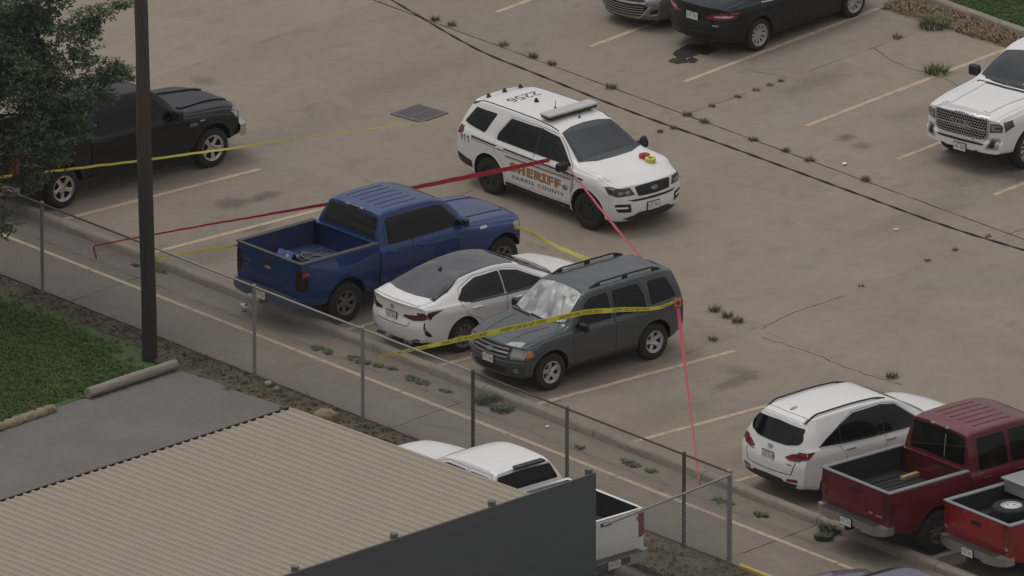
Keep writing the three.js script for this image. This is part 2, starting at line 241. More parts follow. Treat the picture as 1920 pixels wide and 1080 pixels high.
weed(...uvOf(7.7, 4.85), 0.15, 0.15, 0, 'lone weed tuft in the joint behind the white hatchback SUV', 80);
weed(...uvOf(9.09, -12.33), 0.3, 0.28, 1, 'bushy green weed on the stall line left of the white pickup truck', 170);
weed(9.6 + 5.35, 0.28, 0.22, 0.15, 1, 'low spreading weed just below the bushy weed on the upper stall line', 100);
weed(...uvOf(9.1, -15.1), 0.38, 0.3, 1, 'leafy weed at the leaf litter by the far lawn kerb', 220);
weed(...uvOf(8.3, -14.45), 0.12, 0.14, 2, 'small dry weed on the cross joint near the far lawn kerb', 50);
const alongJoint = [[-1.66, -15.51, 'left one of two weed tufts in the joint at the top edge'], [-1.3, -15.2, 'right one of two weed tufts in the joint at the top edge'], [-0.18, -14.0, 'dry weed tuft in the long joint above the storm drain cover'], [0.46, -13.28, 'upper of two weed tufts in the joint above the police SUV'], [0.85, -12.84, 'lower of two weed tufts in the joint above the police SUV'], [2.1, -11.45, 'thin weed in the long joint up and right of the police SUV roof'], [3.72, -9.83, 'weed tuft where the long joint meets the cross joint'], [4.08, -9.42, 'weed tuft just below the crossing of the two joints'], [5.11, -8.38, 'weed tuft in the long joint right of the police SUV mirror'], [5.78, -7.73, 'weed tuft in the long joint below the second upper stall line'], [6.27, -7.21, 'weed tuft in the long joint above the scrap of white paper'], [7.43, -6.05, 'last green weed tuft in the joint before the right edge']];
for (const [x, z, l] of alongJoint) weed(...uvOf(x, z), rr(0.1, 0.15), rr(0.1, 0.16), rnd() < 0.5 ? 0 : 2, l, 70);
const crossWeeds = [[4.25, -10.35], [4.8, -10.9], [5.2, -11.3], [5.5, -11.6], [5.75, -11.85], [3.43, -9.06], [3.15, -8.85]];
for (const [x, z] of crossWeeds) weed(...uvOf(x, z), rr(0.07, 0.11), 0.09, rnd() < 0.6 ? 2 : 0, 'short dry weed tuft in the cross joint up and right of the police SUV', 40, 'short weeds along the cross joint');
for (const [x, z] of [[9.2, -2.1], [9.9, -2.85], [8.6, -1.5], [7.2, -0.1]]) weed(...uvOf(x, z), 0.08, 0.08, 2, 'tiny weed in the faint cross joint below the right end of the cable', 30, 'tiny weeds in the faint cross joint');
// mats of low weeds in the alley joint
function mat(u, v, ru, rv, kind, label, n) {
  const list = []; for (let i = 0; i < n; i++) { const a = rr(0, 6.28), d = Math.sqrt(rnd()); const p = W(ru * d * Math.cos(a), rv * d * Math.sin(a)); list.push(bladeTuft(14, 0.045, 0.045, 1.4, 0.008).translate(p.x * 0.85, 0, p.z * 0.85)); }
  const m = part('weed_mat', list, M.weed[kind]); m.position.copy(W(u, v)); return tag(m, label, 'weed');
}
for (const [x, z, ru, rv, n, l] of [[-3.85, 3.42, 0.14, 0.35, 30, 'flat weed patch in the alley left of the fence post behind the white sedan'], [-3.12, 3.95, 0.16, 0.36, 34, 'weed patch in the alley behind the fence post below the white sedan'], [-2.7, 4.25, 0.1, 0.14, 12, 'small weed patch where the yellow tape is tied down'], [-2.42, 4.42, 0.08, 0.16, 10, 'small weed patch just right of the tape end in the alley'], [-1.92, 5.05, 0.15, 0.36, 34, 'long weed patch in the alley below the grey SUV bumper'], [-1.35, 5.62, 0.08, 0.14, 10, 'small dark weed patch in the alley left of the rusty post'], [1.35, 8.6, 0.07, 0.12, 8, 'tiny weed patch in the alley right of the fourth fence post'], [2.36, 9.42, 0.14, 0.3, 26, 'weed patch in the alley behind the dark wall end'], [2.8, 9.85, 0.08, 0.2, 12, 'thin weed patch in the alley left of the last fence post'], [4.2, 11.42, 0.14, 0.3, 26, 'weed patch in the alley seen through the last fence bay'], [4.95, 12.1, 0.12, 0.2, 20, 'weed patch in the alley just right of the end post'], [-7.3, -0.95, 0.1, 0.25, 16, 'pale weed patch in the alley under the loose red tape end'], [-7.75, -1.25, 0.06, 0.2, 10, 'thin dark weed patch in the alley left of the red tape end']])
  mat(...uvOf(x, z), ru, rv, 1, l, n);
function bush(x, z, r, h, label) { const list = []; for (let i = 0; i < 26; i++) { const a = rr(0, 6.28), d = r * Math.sqrt(rnd()); list.push(bladeTuft(24, 0.08, h * rr(0.35, 0.8), 1.0, 0.011).translate(Math.cos(a) * d * 0.85, 0, Math.sin(a) * d * 0.85)); } const m = part('weed_clump', list, M.weed[1]); m.position.set(x * 0.938, 0, z * 1.0588); return tag(m, label, 'weed'); }
bush(-0.52, 6.2, 0.2, 0.26, 'tall green weed clump on the alley joint by the rusty fence post'); bush(-0.18, 6.6, 0.22, 0.14, 'low green weed clump right of the tall one by the rusty fence post');
bush(6.35, 12.85, 0.28, 0.24, 'green weed clump against the kerb under the dark red truck bumper'); bush(6.15, 13.25, 0.16, 0.14, 'small weed clump on the alley joint near the dark red truck');
// scraps along the dirt verge
{
  const geos = [], stones = [], grasses = [];
  for (let i = 0; i < 2600; i++) { const v = rr(-8, 15.2), u = rr(-7.72 - Math.max(0, v - 5) * 0.12, -7.02); const s = rr(0.01, 0.032), p = W(u, v, -0.008 + 0.004 * (i % 3)); const g = new THREE.TetrahedronGeometry(s); g.scale(1.4, 0.5, 1); g.rotateY(rr(0, 6)); g.translate(p.x, p.y, p.z); (i % 23 ? geos : stones).push(g); }
  for (let i = 0; i < 420; i++) { const v = rr(-8, 15.2), u = rr(-8.1 - Math.max(0, v - 8) * 0.1, -7.05); if (fbm(u * 0.9 + 3, v * 0.9, 2) < -0.05 && v < 9) continue; const p = W(u, v, -0.02); grasses.push(bladeTuft(9, 0.06, rr(0.05, 0.12), 1.0, 0.009).translate(p.x, p.y, p.z)); }
  tag(part('leaf_scraps', geos, std(0.07, 0.052, 0.036, 1)), 'dead leaves and dark scraps on the dirt verge under the fence', 'leaf litter', null, 'stuff');
  tag(part('pale_gravel', stones, std(0.2, 0.175, 0.14, 1)), 'pale pebbles scattered on the dirt verge under the fence', 'gravel', null, 'stuff');
  tag(part('verge_grass', grasses, M.weed[0]), 'sparse grass growing on the dirt verge under the fence', 'grass', null, 'stuff');
  const fine = []; for (let i = 0; i < 5200; i++) { const v = rr(-6.1, 0.3), u = rr(17.05 + 0.06 * (v + 6), 17.92), p = W(u, v, 0.016); const g = new THREE.BufferGeometry(); const a = rr(0, 6.28), l = rr(0.05, 0.10), dy = rr(0.005, 0.11); g.setAttribute('position', new THREE.Float32BufferAttribute([p.x, p.y, p.z, p.x + Math.cos(a) * l, p.y + dy, p.z + Math.sin(a) * l, p.x + Math.cos(a + 0.6) * l * 0.6, p.y + dy * 0.7, p.z + Math.sin(a + 0.6) * l * 0.6], 3)); g.computeVertexNormals(); fine.push(g); }
  tag(part('dry_leaves', fine, std(0.3, 0.225, 0.15, 1, 0, { side: 2 })), 'drift of dry leaves along the far lawn kerb', 'leaf litter', null, 'stuff');
}
// rocks and rubbish
function lump(name, p, r, m, label, cat, sq = [1, 0.7, 1]) { const g = mergeVertices(new THREE.IcosahedronGeometry(r, 3).deleteAttribute('uv').deleteAttribute('normal')), a = g.attributes.position; for (let i = 0; i < a.count; i++) { const k = 1 + 0.3 * noise2(a.getX(i) * 2.2 / r + p.x * 7, a.getY(i) * 2.2 / r + a.getZ(i) * 1.7 / r); a.setXYZ(i, a.getX(i) * k * sq[0], a.getY(i) * k * sq[1], a.getZ(i) * k * sq[2]); } g.computeVertexNormals(); const o = part(name, g, m); o.position.copy(p); return tag(o, label, cat); }
lump('rubble_block', W(-7.62, 2.45, 0.05), 0.16, std(0.27, 0.21, 0.14, 1), 'tan broken masonry block on the verge behind the canopy roof corner', 'rubble', [1.5, 0.9, 0.9]);
lump('rock', W(-7.2, 0.32, 0.02), 0.075, std(0.34, 0.29, 0.22, 1), 'pale rock beside the fence post left of the white sedan', 'rock'); lump('rock', W(-7.25, 0.62, 0.01), 0.055, std(0.3, 0.26, 0.2, 1), 'smaller pale rock just right of the rock by the fence post', 'rock');
function cup(p, tilt, turn, label) { const t = thing('paper_cup', label, 'cup', p, turn); const g = new THREE.LatheGeometry([[0.0, 0], [0.032, 0], [0.034, 0.005], [0.047, 0.12], [0.05, 0.125], [0.046, 0.12], [0.031, 0.01], [0, 0.01]].map((a) => new THREE.Vector2(...a)), 18); part('cup_body', g.rotateZ(tilt), M.white || std(0.7, 0.68, 0.65, 0.7), t); part('rim', new THREE.TorusGeometry(0.049, 0.004, 6, 18).rotateX(Math.PI / 2).translate(0, 0.123, 0).rotateZ(tilt), std(0.55, 0.2, 0.15, 0.6), t); }
{ const p = W(-4.75, -2.9, 0.045); cup(p, 1.45, 0.3, 'right one of two discarded white cups in the alley behind the blue truck'); cup(W(-4.72, -3.12, 0.045), 1.5, 2.4, 'left one of two discarded white cups in the alley behind the blue truck'); }
function paper(p, s, label) { const g = new THREE.PlaneGeometry(s, s * 0.7, 6, 6).rotateX(-Math.PI / 2), a = g.attributes.position; for (let i = 0; i < a.count; i++) a.setY(i, 0.02 + 0.3 * s * Math.abs(noise2(a.getX(i) * 5 / s, a.getZ(i) * 5 / s + p.x))); const b = g.clone().translate(0, 0.003, 0); b.index.array.reverse(); g.computeVertexNormals(); b.computeVertexNormals(); const o = part('paper_scrap', [g, b], std(0.75, 0.73, 0.7, 0.8)); o.position.copy(p); o.rotation.y = rr(0, 3); tag(o, label, 'litter'); }
paper(V3(6.57, 0, -7.36), 0.11, 'white paper scrap on the concrete in front of the white pickup truck'); paper(V3(7.5, 0, -3.39), 0.08, 'tiny white scrap on the open concrete under the cable'); paper(W(20.6, -3.4, 0.13), 0.3, 'crumpled white paper lying on the far lawn'); paper(W(-4.75, 5.9), 0.08, 'white scrap at the kerb behind the rusty fence post');

// ---------------------------------------------------------------- storm drain
{
  const t = thing('storm_drain', 'square iron storm drain grate set in the concrete left of the police SUV', 'drain', W(5.5, -8.48), Math.atan2(-UZ, UX)); // local x along u, z along v
  const iron = std(0.15, 0.14, 0.14, 0.65, 0.3), dark = std(0.03, 0.028, 0.027, 0.9), w = 0.36;
  part('pit', box(2 * w, 0.002, 2 * w, 0, 0.003, 0), dark, t);
  part('frame', [box(2 * w + 0.1, 0.024, 0.06, 0, 0.012, w + 0.02), box(2 * w + 0.1, 0.024, 0.06, 0, 0.012, -w - 0.02), box(0.06, 0.024, 2 * w - 0.02, w + 0.02, 0.012, 0), box(0.06, 0.024, 2 * w - 0.02, -w - 0.02, 0.012, 0)], iron, t);
  part('cross_bar', box(2 * w - 0.02, 0.022, 0.055, 0, 0.014, 0.03), std(0.14, 0.13, 0.13, 0.6, 0.4), t);
  for (let i = 0; i < 10; i++) part('bar', box(0.042, 0.018, 2 * w - 0.02, -w + 0.05 + i * (2 * w - 0.1) / 9, 0.0115, 0), iron, t);
}
// ---------------------------------------------------------------- utility pole, cable
{
  const h = 10.8, g = new THREE.CylinderGeometry(0.108, 0.15, h, 28, 40), a = g.attributes.position;
  for (let i = 0; i < a.count; i++) { const y = a.getY(i), th = Math.atan2(a.getZ(i), a.getX(i)), k = 1 + 0.02 * noise2(th * 3, y * 0.25) + 0.012 * noise2(th * 9, y * 0.5); a.setXYZ(i, a.getX(i) * k + 0.012 * noise2(y * 0.25, 3), y, a.getZ(i) * k); }
  g.translate(0, h / 2, 0); g.computeVertexNormals();
  const wood = new THREE.MeshStandardMaterial({ roughness: 0.95, map: dataTex(256, 512, (x, y) => { const s = 1 + 0.35 * fbm(x * 26, y * 5, 3) + 0.3 * sstep(0.3, 0.8, fbm(x * 40, y * 2.2, 2)); const top = sstep(0.15, 0.6, y); return [(0.040 + 0.036 * top) * s, (0.035 + 0.026 * top) * s, (0.032 + 0.02 * top) * s]; }) });
  const t = thing('utility_pole', 'dark wooden utility pole standing on the lawn edge by the fence', 'utility pole', [-6.92, -0.02, 4.16]); t.rotation.z = 0.0165;
  part('pole', g, wood, t); part('ground_wire', tube([V3(0.15, 0, 0.02), V3(0.142, 3, 0.02), V3(0.13, 7, 0.02), V3(0.12, 10.5, 0.02)], 0.008, 6, 30), std(0.12, 0.1, 0.08, 0.6, 0.3), t);
}
{
  const H = 7.5, f = 540 / Math.tan(Math.PI / 180), sp = Math.sin(PITCH), cp = Math.cos(PITCH);
  // twisted overhead cable hanging between poles out of the picture; measured points, metres
  const pts = [[-7.6, 8.05, -9.3], [-5.3, 7.8, -1.4], [-3.18, 7.62, 2.03], [-1.92, 7.56, 4.0], [-0.62, 7.5, 5.9], [0.46, 7.47, 7.06], [1.88, 7.45, 8.61], [2.8, 7.44, 9.55], [4.02, 7.43, 10.72], [6.64, 7.45, 13.45], [8.6, 7.48, 15.5], [10.48, 7.52, 17.2], [14, 7.62, 20.6], [22, 8.1, 28]].map((p) => V3(p[0] * 0.938, p[1] * 0.922, p[2] * 1.0588));
  const c = new THREE.CatmullRomCurve3(pts), n = 420, A = [], B = [];
  for (let i = 0; i <= n; i++) { const t = i / n, p = c.getPointAt(t), th = i * 0.55; A.push(p.clone().add(V3(0, 0.011 * Math.cos(th), 0.011 * Math.sin(th)))); B.push(p.clone().add(V3(0, -0.011 * Math.cos(th), -0.011 * Math.sin(th)))); }
  const t = thing('overhead_cable', 'twisted dark overhead cable crossing above the lot and the police SUV', 'cable'), m = std(0.05, 0.036, 0.03, 0.8);
  part('wire', tube(A, 0.0125, 5, 900), m, t); part('wire', tube(B, 0.0125, 5, 900), m, t);
}
// ---------------------------------------------------------------- chain link fences
const galv = std(0.30, 0.285, 0.27, 0.55, 0.35), rust = std(0.105, 0.07, 0.052, 0.85, 0.15), weath = std(0.17, 0.15, 0.135, 0.7, 0.3);
function fence(label, a, b, posts, mats, railMats, endCap) {
  const t = thing('chain_link_fence', label, 'fence'), H = 1.85, dir = b.clone().sub(a), L = dir.length(); dir.normalize(); const at = (s, y) => a.clone().addScaledVector(dir, s).setY(y);
  posts.forEach((s, i) => { const r = endCap && (i === posts.length - 1) ? 0.048 : 0.036, p = part('post', [rod(at(s, -0.05), at(s, H - 0.02), r, 12), new THREE.SphereGeometry(r * 1.12, 12, 6, 0, 6.3, 0, 1.57).scale(1, 0.8, 1).translate(...at(s, H - 0.02).toArray())], mats(i), t); });
  for (let i = 0; i < posts.length - 1; i++) part('top_rail', rod(at(posts[i] + 0.03, H - 0.045), at(posts[i + 1] - 0.03, H - 0.045), 0.021, 10), railMats(i), t);
  const w = [], pitch = 0.078, H0 = 0.04, H1 = H - 0.06, hh = H1 - H0, off = V3(-dir.z, 0, dir.x).multiplyScalar(0.028);
  for (const s of [-1, 1]) for (let x = -hh; x < L; x += pitch) { let x0 = x, x1 = x + hh, y0 = H0, y1 = H1; if (x0 < 0) { y0 += -x0; x0 = 0; } if (x1 > L) { y1 -= x1 - L; x1 = L; } if (x1 - x0 < 0.05) continue; const p = at(s > 0 ? x0 : L - x0, y0).addScaledVector(off, 1 + 0.06 * s), q = at(s > 0 ? x1 : L - x1, y1).addScaledVector(off, 1 + 0.06 * s); w.push(rod(p, q, 0.0026, 3)); }
  const m = part('chain_link', w, std(0.33, 0.31, 0.285, 0.6, 0.3), t); m.userData.kind = 'stuff';
  part('tension_wire', rod(at(0, 0.06).addScaledVector(off, 1), at(L, 0.06).addScaledVector(off, 1), 0.003, 4), galv, t);
  return { t, at, dir };
}
{
  const ps = [-12.95, -9.75, -6.56, -3.37, -0.18, 3.01, 6.21, 8.9, 12.2, 13.47], a = W(-7.09, ps[0]), b = W(-7.09, 13.47);
  fence('long weathered chain link fence running between the alley and the dirt verge', a, b, ps.map((v) => v - ps[0]), (i) => (i === 6 || i === 8 ? rust : i === 7 ? weath : galv), (i) => (i < 3 ? weath : i < 6 ? galv : rust), true);
  const r = fence('short return of chain link fence behind the white truck tailgate', W(-7.14, 13.49), W(-10.9, 13.6), [], () => galv, () => galv, false);
  part('top_rail', rod(r.at(0, 1.78), r.at(3.62, 1.80), 0.024, 10), std(0.27, 0.26, 0.255, 0.6, 0.3), r.t); part('brace_clamp', box(0.07, 0.06, 0.07, ...r.at(0.03, 1.78).toArray()), galv, r.t);
}
// ---------------------------------------------------------------- canopy: ribbed metal roof, posts, dark wall
{
  const t = thing('carport_canopy', 'tan ribbed metal carport roof in front of the fence', 'carport', [0, 0, 0]), tan = new THREE.MeshStandardMaterial({ roughness: 0.62, metalness: 0.1, vertexColors: true, map: dataTex(512, 512, (a, b) => { const n = 1 + 0.05 * fbm(a * 4, b * 4, 3) + 0.02 * (rnd() - 0.5); return [0.325 * n, 0.275 * n, 0.215 * n]; }) });
  const u0 = -24.6, u1 = -12.6, P = 0.209, prof = [], sk = (u) => -0.064 * (u1 - u), v0 = 6.72, v1 = 13.47, yA = 2.68, yB = 2.85;
  for (let u = u1; u > u0 + P; u -= P) prof.push([u, 0, 0.9], [u - 0.018, 0.036, 1.2], [u - 0.046, 0.036, 1.2], [u - 0.062, 0.012, 1.15], [u - 0.07, 0, 0.91], [u - 0.1, 0, 0.97]);
  const n = 16, pos = [], idx = [], uvs = [], cols = [], N = prof.length; // darker pans, lighter rib crowns
  for (const under of [0, 1]) for (let j = 0; j <= n; j++) for (let i = 0; i < N; i++) { const tt = j / n, v = v0 + (v1 - v0) * tt + sk(prof[i][0]), p = W(prof[i][0], v, yA + (yB - yA) * tt + prof[i][1] - under * 0.004); pos.push(p.x, p.y, p.z); uvs.push(prof[i][0] / 3, v / 6); cols.push(prof[i][2], prof[i][2], prof[i][2]); }
  const S = N * (n + 1); for (let j = 0; j < n; j++) for (let i = 0; i < N - 1; i++) { const a = j * N + i, b = a + 1, c = a + N, d = c + 1; idx.push(a, b, c, b, d, c, S + a, S + c, S + b, S + b, S + c, S + d); }
  for (let i = 0; i < N - 1; i++) { idx.push(i, S + i, i + 1, i + 1, S + i, S + i + 1); const q = n * N + i; idx.push(q, q + 1, S + q, q + 1, S + q + 1, S + q); }
  let g = new THREE.BufferGeometry(); g.setAttribute('position', new THREE.Float32BufferAttribute(pos, 3)); g.setAttribute('uv', new THREE.Float32BufferAttribute(uvs, 2)); g.setAttribute('color', new THREE.Float32BufferAttribute(cols, 3)); g.setIndex(idx); g = toCreasedNormals(g, 0.3);
  part('roof_sheet', g, tan, t);
  const dk = std(0.02, 0.018, 0.017, 0.9), y = (u, v) => yA + (yB - yA) * (v - v0) / (v1 - v0), Wk = (u, v, h) => W(u, v + sk(u), h);
  part('purlin', rod(Wk(u1 - 0.05, v0 + 0.1, y(u1, v0) - 0.06), Wk(u0 + 0.1, v0 + 0.1, y(u0, v0) - 0.06), 0.05, 4), dk, t); // dark steel under the ribs' open ends
  part('purlin', rod(Wk(u1 - 0.05, (v0 + v1) / 2, y(u1, 9.9) - 0.08), Wk(u0 + 0.1, (v0 + v1) / 2, y(u0, 9.9) - 0.08), 0.06, 4), dk, t);
  for (const [u, v] of [[-12.9, 6.9], [-18, 6.9], [-23.8, 6.9], [-12.9, 12.9], [-18, 12.9], [-23.8, 12.9]]) { const p = Wk(u, v); part('post', box(0.1, y(u, v) - 0.07, 0.1, p.x, (y(u, v) - 0.09) / 2, p.z), dk, t); }
  { // dark closure strip behind the open rib ends
    const A = Wk(u1, v0 - 0.03, yA - 0.03), B = Wk(u0 + 0.1, v0 - 0.03, yA - 0.03), g = box(A.distanceTo(B), 0.13, 0.03, 0, 0, 0); g.rotateY(Math.atan2(-(B.z - A.z), B.x - A.x)).translate((A.x + B.x) / 2, yA - 0.034, (A.z + B.z) / 2); part('fascia', g, dk, t);
  }
  // side trim
  part('trim', rod(W(u1 + 0.03, v0, y(u1, v0) - 0.01), W(u1 + 0.03, v1, y(u1, v1) - 0.01), 0.025, 4), std(0.26, 0.23, 0.21, 0.6), t);
  const wl = thing('screen_wall', 'dark grey sheet metal wall in front of the carport', 'wall'), grey = new THREE.MeshStandardMaterial({ roughness: 0.7, metalness: 0.1, map: dataTex(256, 256, (a, b) => { const k = 1 + 0.07 * fbm(a * 4, b * 7, 3) + 0.03 * (rnd() - 0.5); return [0.098 * k, 0.103 * k, 0.104 * k]; }) });
  const a = W(-10.95, 13.58), b = W(-27, 12.56), L = a.distanceTo(b), ang = Math.atan2(-(b.z - a.z), b.x - a.x), wg = box(L, 2.90, 0.05, 0, 1.45 - 0.02, 0, 0.004); wg.rotateY(ang).translate((a.x + b.x) / 2, 0, (a.z + b.z) / 2); part('wall_panel', wg, grey, wl);
  for (let i = 0; i < 6; i++) { const p = W(-11.05 - i * 2.47, 13.50 - i * 0.157); part('post', [new THREE.CylinderGeometry(0.07, 0.07, 2.95, 16).translate(p.x, 1.46, p.z), new THREE.CylinderGeometry(0.077, 0.077, 0.03, 16).translate(p.x, 2.94, p.z)], std(0.16, 0.155, 0.145, 0.7, 0.2), wl); }
}
// ---------------------------------------------------------------- parking log and broken kerb by the lawn
{
  const a = V3(-8.05, 0, 6.33), b = V3(-6.42, 0, 4.68), L = a.distanceTo(b), g = new THREE.CylinderGeometry(0.1, 0.105, L, 18, 24), p = g.attributes.position;
  for (let i = 0; i < p.count; i++) { const th = Math.atan2(p.getZ(i), p.getX(i)), k = 1 + 0.07 * noise2(th * 2.5, p.getY(i) * 0.8) + 0.04 * noise2(th * 7, p.getY(i) * 3); p.setX(i, p.getX(i) * k); p.setZ(i, p.getZ(i) * k); }
  g.computeVertexNormals(); g.rotateZ(Math.PI / 2); g.rotateY(Math.atan2(-(b.z - a.z), b.x - a.x));
  const o = part('timber_log', g, new THREE.MeshStandardMaterial({ roughness: 1, map: dataTex(256, 256, (x, y) => { const k = 1 + 0.3 * fbm(x * 20, y * 4, 3) + 0.12 * (rnd() - 0.5); return [0.27 * k, 0.24 * k, 0.19 * k]; }) })); o.position.set((a.x + b.x) / 2, 0.1, (a.z + b.z) / 2); tag(o, 'weathered timber log edging the driveway in front of the utility pole', 'log');
  const k = thing('broken_kerb', 'crumbled stone kerb at the left end of the driveway edge', 'kerb'); const c = V3(-9.94, 0, 8.36), d = V3(-8.77, 0, 7.11);
  for (let i = 0; i < 9; i++) { const t = i / 8, q = c.clone().lerp(d, t), gg = mergeVertices(new THREE.IcosahedronGeometry(0.13, 3).deleteAttribute('uv').deleteAttribute('normal')), w = gg.attributes.position; for (let m = 0; m < w.count; m++) { const f = 1 + 0.22 * noise2(w.getX(m) * 9 + i, w.getY(m) * 9 + w.getZ(m) * 7); w.setXYZ(m, w.getX(m) * f * 1.2, w.getY(m) * f * 0.75, w.getZ(m) * f * 0.8); } gg.computeVertexNormals(); gg.rotateY(0.75).translate(q.x, 0.04, q.z + rr(-0.02, 0.02)); part('stone', gg, std(0.25 + 0.04 * (i % 2), 0.215 + 0.03 * (i % 2), 0.145, 1), k); }
}
// ---------------------------------------------------------------- vehicles: tools
// local axes: x forward, y up, z to the vehicle's right; origin on the ground midway between the axles
function curve(p) { // smooth curve through [x, value] points without overshoot
  if (typeof p === 'number') return () => p; if (typeof p === 'function') return p;
  const n = p.length, d = [], m = []; for (let i = 0; i < n - 1; i++) d.push((p[i + 1][1] - p[i][1]) / (p[i + 1][0] - p[i][0]));
  for (let i = 0; i < n; i++) { const a = d[Math.max(0, i - 1)], b = d[Math.min(n - 2, i)]; m.push(a * b <= 0 ? 0 : 2 * a * b / (a + b)); }
  return (x) => { if (x <= p[0][0]) return p[0][1]; if (x >= p[n - 1][0]) return p[n - 1][1]; let i = 0; while (x > p[i + 1][0]) i++; const h = p[i + 1][0] - p[i][0], t = (x - p[i][0]) / h, t2 = t * t, t3 = t2 * t; return (2 * t3 - 3 * t2 + 1) * p[i][1] + (t3 - 2 * t2 + t) * h * m[i] + (3 * t2 - 2 * t3) * p[i + 1][1] + (t3 - t2) * h * m[i + 1]; };
}
const lp = (a, b, t) => a + (b - a) * t;
function smoothLine(pts, sub) { // Catmull-Rom through 2-D points
  const out = [], n = pts.length; for (let i = 0; i < n - 1; i++) { const a = pts[Math.max(0, i - 1)], b = pts[i], c = pts[i + 1], d = pts[Math.min(n - 1, i + 2)]; for (let k = 0; k < sub; k++) { const t = k / sub, t2 = t * t, t3 = t2 * t; out.push([0, 1].map((q) => 0.5 * (2 * b[q] + (c[q] - a[q]) * t + (2 * a[q] - 5 * b[q] + 4 * c[q] - d[q]) * t2 + (3 * b[q] - a[q] - 3 * c[q] + d[q]) * t3))); } } out.push(pts[n - 1]);
  for (let i = 1; i < out.length; i++) { out[i][1] = Math.max(out[i][1], out[i - 1][1]); out[i][0] = Math.max(0, out[i][0]); } return out;
}
function carSection(o) {
  const T = curve(o.top), S = curve(o.sh), Wd = curve(o.w), Wt = curve(o.wt), B = curve(o.bot), CR = curve(o.crown ?? 0.055), fl = o.flare || [];
  return (x) => {
    const b = B(x), s = S(x), t = T(x), wt = Wt(x), gh = Math.max(0.02, t - s), cr = Math.min(CR(x), 0.5 * gh); let w = Wd(x), f = 0; for (const [fx, fr, fa] of fl) f += fa * Math.exp(-(((x - fx) / fr) ** 4));
    const sw = 0.955 * w, hh = s - b, cl = o.crease ?? 0.012;
    return smoothLine([[0, b], [0.5 * w, b], [0.86 * w, b], [0.95 * w + f * 0.5, b + 0.03], [0.975 * w + f, b + 0.13], [0.995 * w + f, b + 0.42 * hh], [w + f * 0.7, b + 0.66 * hh], [0.996 * w + cl + f * 0.2, s - 0.13], [0.985 * w, s - 0.045], [0.962 * w, s], [lp(sw, wt, 0.12), s + 0.1 * gh], [lp(sw, wt, 0.52), s + 0.52 * gh], [lp(sw, wt, 0.93), t - cr - 0.06 * gh], [wt * 0.965, t - cr * 0.62], [wt * 0.82, t - cr * 0.3], [wt * 0.45, t - cr * 0.07], [0, t]], 3);
  };
}
function bedSection(o) { const T = curve(o.top), Wd = curve(o.w), B = curve(o.bot), fl = o.flare || []; return (x) => { const b = B(x), t = T(x), w = Wd(x), hh = t - b; let f = 0; for (const [fx, fr, fa] of fl) f += fa * Math.exp(-(((x - fx) / fr) ** 4)); return smoothLine([[0, b], [0.5 * w, b], [0.9 * w, b], [0.95 * w + f * 0.5, b + 0.03], [0.972 * w + f, b + 0.13], [0.985 * w + f, b + 0.45 * hh], [w + f * 0.4, b + 0.7 * hh], [0.992 * w, t - 0.1], [0.985 * w, t - 0.02], [0.965 * w, t], [0.9 * w, t + 0.001], [0.8 * w, t + 0.002], [0.4 * w, t + 0.003], [0, t + 0.004]], 3); }; }
